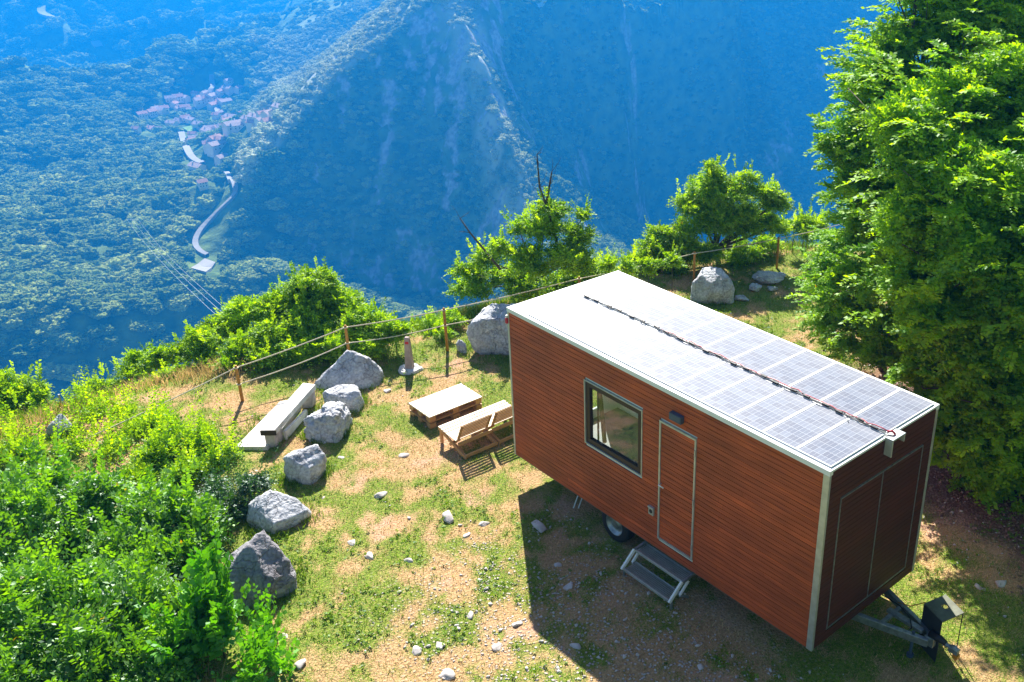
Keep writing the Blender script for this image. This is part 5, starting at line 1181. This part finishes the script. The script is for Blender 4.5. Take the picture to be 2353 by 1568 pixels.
# crowns turn small and low on the steep rocky faces
lx = (FX-CAM[0])*HR[0]+(FY-CAM[1])*HR[1]; lt = (FX-CAM[0])*HF[0]+(FY-CAM[1])*HF[1]
st = smooth(-15, 25, lx+238+.38*(lt-600))*smooth(550, 590, lt); FS = FS*(1-.64*st)
FZ = land(FX, FY)
me = bpy.data.meshes.new('forest'); me.vertices.add(len(FX)); me.vertices.foreach_set('co', np.stack([FX, FY, FZ], -1).ravel())
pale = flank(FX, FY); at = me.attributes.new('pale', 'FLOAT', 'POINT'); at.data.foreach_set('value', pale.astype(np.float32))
at = me.attributes.new('size', 'FLOAT', 'POINT'); at.data.foreach_set('value', FS.astype(np.float32)); me.update()
fo = bpy.data.objects.new('forest', me); col.objects.link(fo); tag(fo, kind='stuff')
def forestmat():
    m, nt, N, L, P = mat('far_foliage')
    oi = N.new('ShaderNodeObjectInfo'); r = N.new('ShaderNodeValToRGB'); e = r.color_ramp.elements
    e[0].color = (.14, .22, .045, 1); e[1].color = (.48, .54, .14, 1); x = e.new(.5); x.color = (.26, .35, .08, 1); L.new(oi.outputs['Random'], r.inputs[0])
    o, f = noise_col(nt, 3.5, (.6, .6, .6), (1.4, 1.4, 1.3), detail=5)
    pa = attr(nt, 'pale'); pa.attribute_type = 'INSTANCER'; base = mixc(nt, pa.outputs['Fac'], r.outputs[0], (.66, .68, .42)); cc = mixc(nt, 1.0, base, o, 'MULTIPLY'); N.remove(P); d = N.new('ShaderNodeBsdfDiffuse'); t = N.new('ShaderNodeBsdfTranslucent'); mx = N.new('ShaderNodeMixShader'); mx.inputs[0].default_value = .3  # crowns on flank and rib get the sunlight in their colour
    L.new(cc, d.inputs[0]); L.new(cc, t.inputs[0]); L.new(d.outputs[0], mx.inputs[1]); L.new(t.outputs[0], mx.inputs[2]); L.new(mx.outputs[0], N['Material Output'].inputs[0])
    bump(nt, f, 1.0, .5, d.inputs['Normal']); return m
M['forest'] = forestmat()
ng = bpy.data.node_groups.new('forest_crowns', 'GeometryNodeTree'); ng.interface.new_socket('Geometry', in_out='INPUT', socket_type='NodeSocketGeometry'); ng.interface.new_socket('Geometry', in_out='OUTPUT', socket_type='NodeSocketGeometry')
N, L = ng.nodes, ng.links; gi = N.new('NodeGroupInput'); go = N.new('NodeGroupOutput'); jn = N.new('GeometryNodeJoinGeometry')
for k in range(5):
    ic = N.new('GeometryNodeMeshIcoSphere'); ic.inputs['Radius'].default_value = 1; ic.inputs['Subdivisions'].default_value = 5
    def nz(scale, amp, off):
        po = N.new('GeometryNodeInputPosition'); ad = N.new('ShaderNodeVectorMath'); ad.operation = 'ADD'; ad.inputs[1].default_value = (off, off*1.7, off*.3); L.new(po.outputs[0], ad.inputs[0])
        n_ = N.new('ShaderNodeTexNoise'); n_.inputs['Scale'].default_value = scale; n_.inputs['Detail'].default_value = 3; L.new(ad.outputs[0], n_.inputs['Vector'])
        su = N.new('ShaderNodeMath'); su.operation = 'SUBTRACT'; su.inputs[1].default_value = .5; L.new(n_.outputs[0], su.inputs[0]); mu = N.new('ShaderNodeMath'); mu.operation = 'MULTIPLY'; mu.inputs[1].default_value = amp; L.new(su.outputs[0], mu.inputs[0]); return mu.outputs[0]
    ad = N.new('ShaderNodeMath'); L.new(nz(1.6, 1.5, k*7.1), ad.inputs[0]); L.new(nz(5.5, .9, k*3.3+2), ad.inputs[1])
    no = N.new('GeometryNodeInputNormal'); sc = N.new('ShaderNodeVectorMath'); sc.operation = 'SCALE'; L.new(no.outputs[0], sc.inputs[0]); L.new(ad.outputs[0], sc.inputs['Scale'])
    sp = N.new('GeometryNodeSetPosition'); L.new(ic.outputs['Mesh'], sp.inputs['Geometry']); L.new(sc.outputs[0], sp.inputs['Offset'])
    tr = N.new('GeometryNodeTransform'); tr.inputs['Translation'].default_value = (0, 0, .3); tr.inputs['Scale'].default_value = (1, 1, .55); L.new(sp.outputs[0], tr.inputs['Geometry'])
    sm = N.new('GeometryNodeSetMaterial'); sm.inputs['Material'].default_value = M['forest']; L.new(tr.outputs[0], sm.inputs['Geometry'])
    gi_ = N.new('GeometryNodeGeometryToInstance'); L.new(sm.outputs[0], gi_.inputs[0]); L.new(gi_.outputs[0], jn.inputs[0])
ip = N.new('GeometryNodeInstanceOnPoints'); ip.inputs['Pick Instance'].default_value = True
L.new(gi.outputs[0], ip.inputs['Points']); L.new(jn.outputs[0], ip.inputs['Instance'])
ri = N.new('FunctionNodeRandomValue'); ri.data_type = 'INT'; ri.inputs[4].default_value = 0; ri.inputs[5].default_value = 4; L.new(ri.outputs[2], ip.inputs['Instance Index'])
rv = N.new('FunctionNodeRandomValue'); rv.data_type = 'FLOAT_VECTOR'; rv.inputs[0].default_value = (-.15, -.15, 0); rv.inputs[1].default_value = (.15, .15, 6.28); L.new(rv.outputs[0], ip.inputs['Rotation'])
na = N.new('GeometryNodeInputNamedAttribute'); na.data_type = 'FLOAT'; na.inputs[0].default_value = 'size'; L.new(na.outputs[0], ip.inputs['Scale'])
L.new(ip.outputs[0], go.inputs[0])
md = fo.modifiers.new('crowns', 'NODES'); md.node_group = ng
print('forest', len(FX))

# ------------------------------------------------------------------ haze in the valley
zlo = float(min(TZ.min(), GZ.min()))-6; zhi = max(float(TZ.max()), 14)+12
m = MB(); m.box((CAM[0]-8000, CAM[1]-8000, zlo), (CAM[0]+8000, CAM[1]+8000, zhi))
hm = bpy.data.materials.new('haze_air'); hm.use_nodes = True; nt = hm.node_tree; nt.nodes.clear(); out = nt.nodes.new('ShaderNodeOutputMaterial'); pv = nt.nodes.new('ShaderNodeVolumePrincipled')
pv.inputs['Color'].default_value = (.008, .33, 1.0, 1); pv.inputs['Density'].default_value = 5.2e-4; pv.inputs['Anisotropy'].default_value = .35
nt.links.new(pv.outputs[0], out.inputs['Volume'])
tag(m.build('haze', hm), kind='stuff')
print('z range', zlo, zhi)
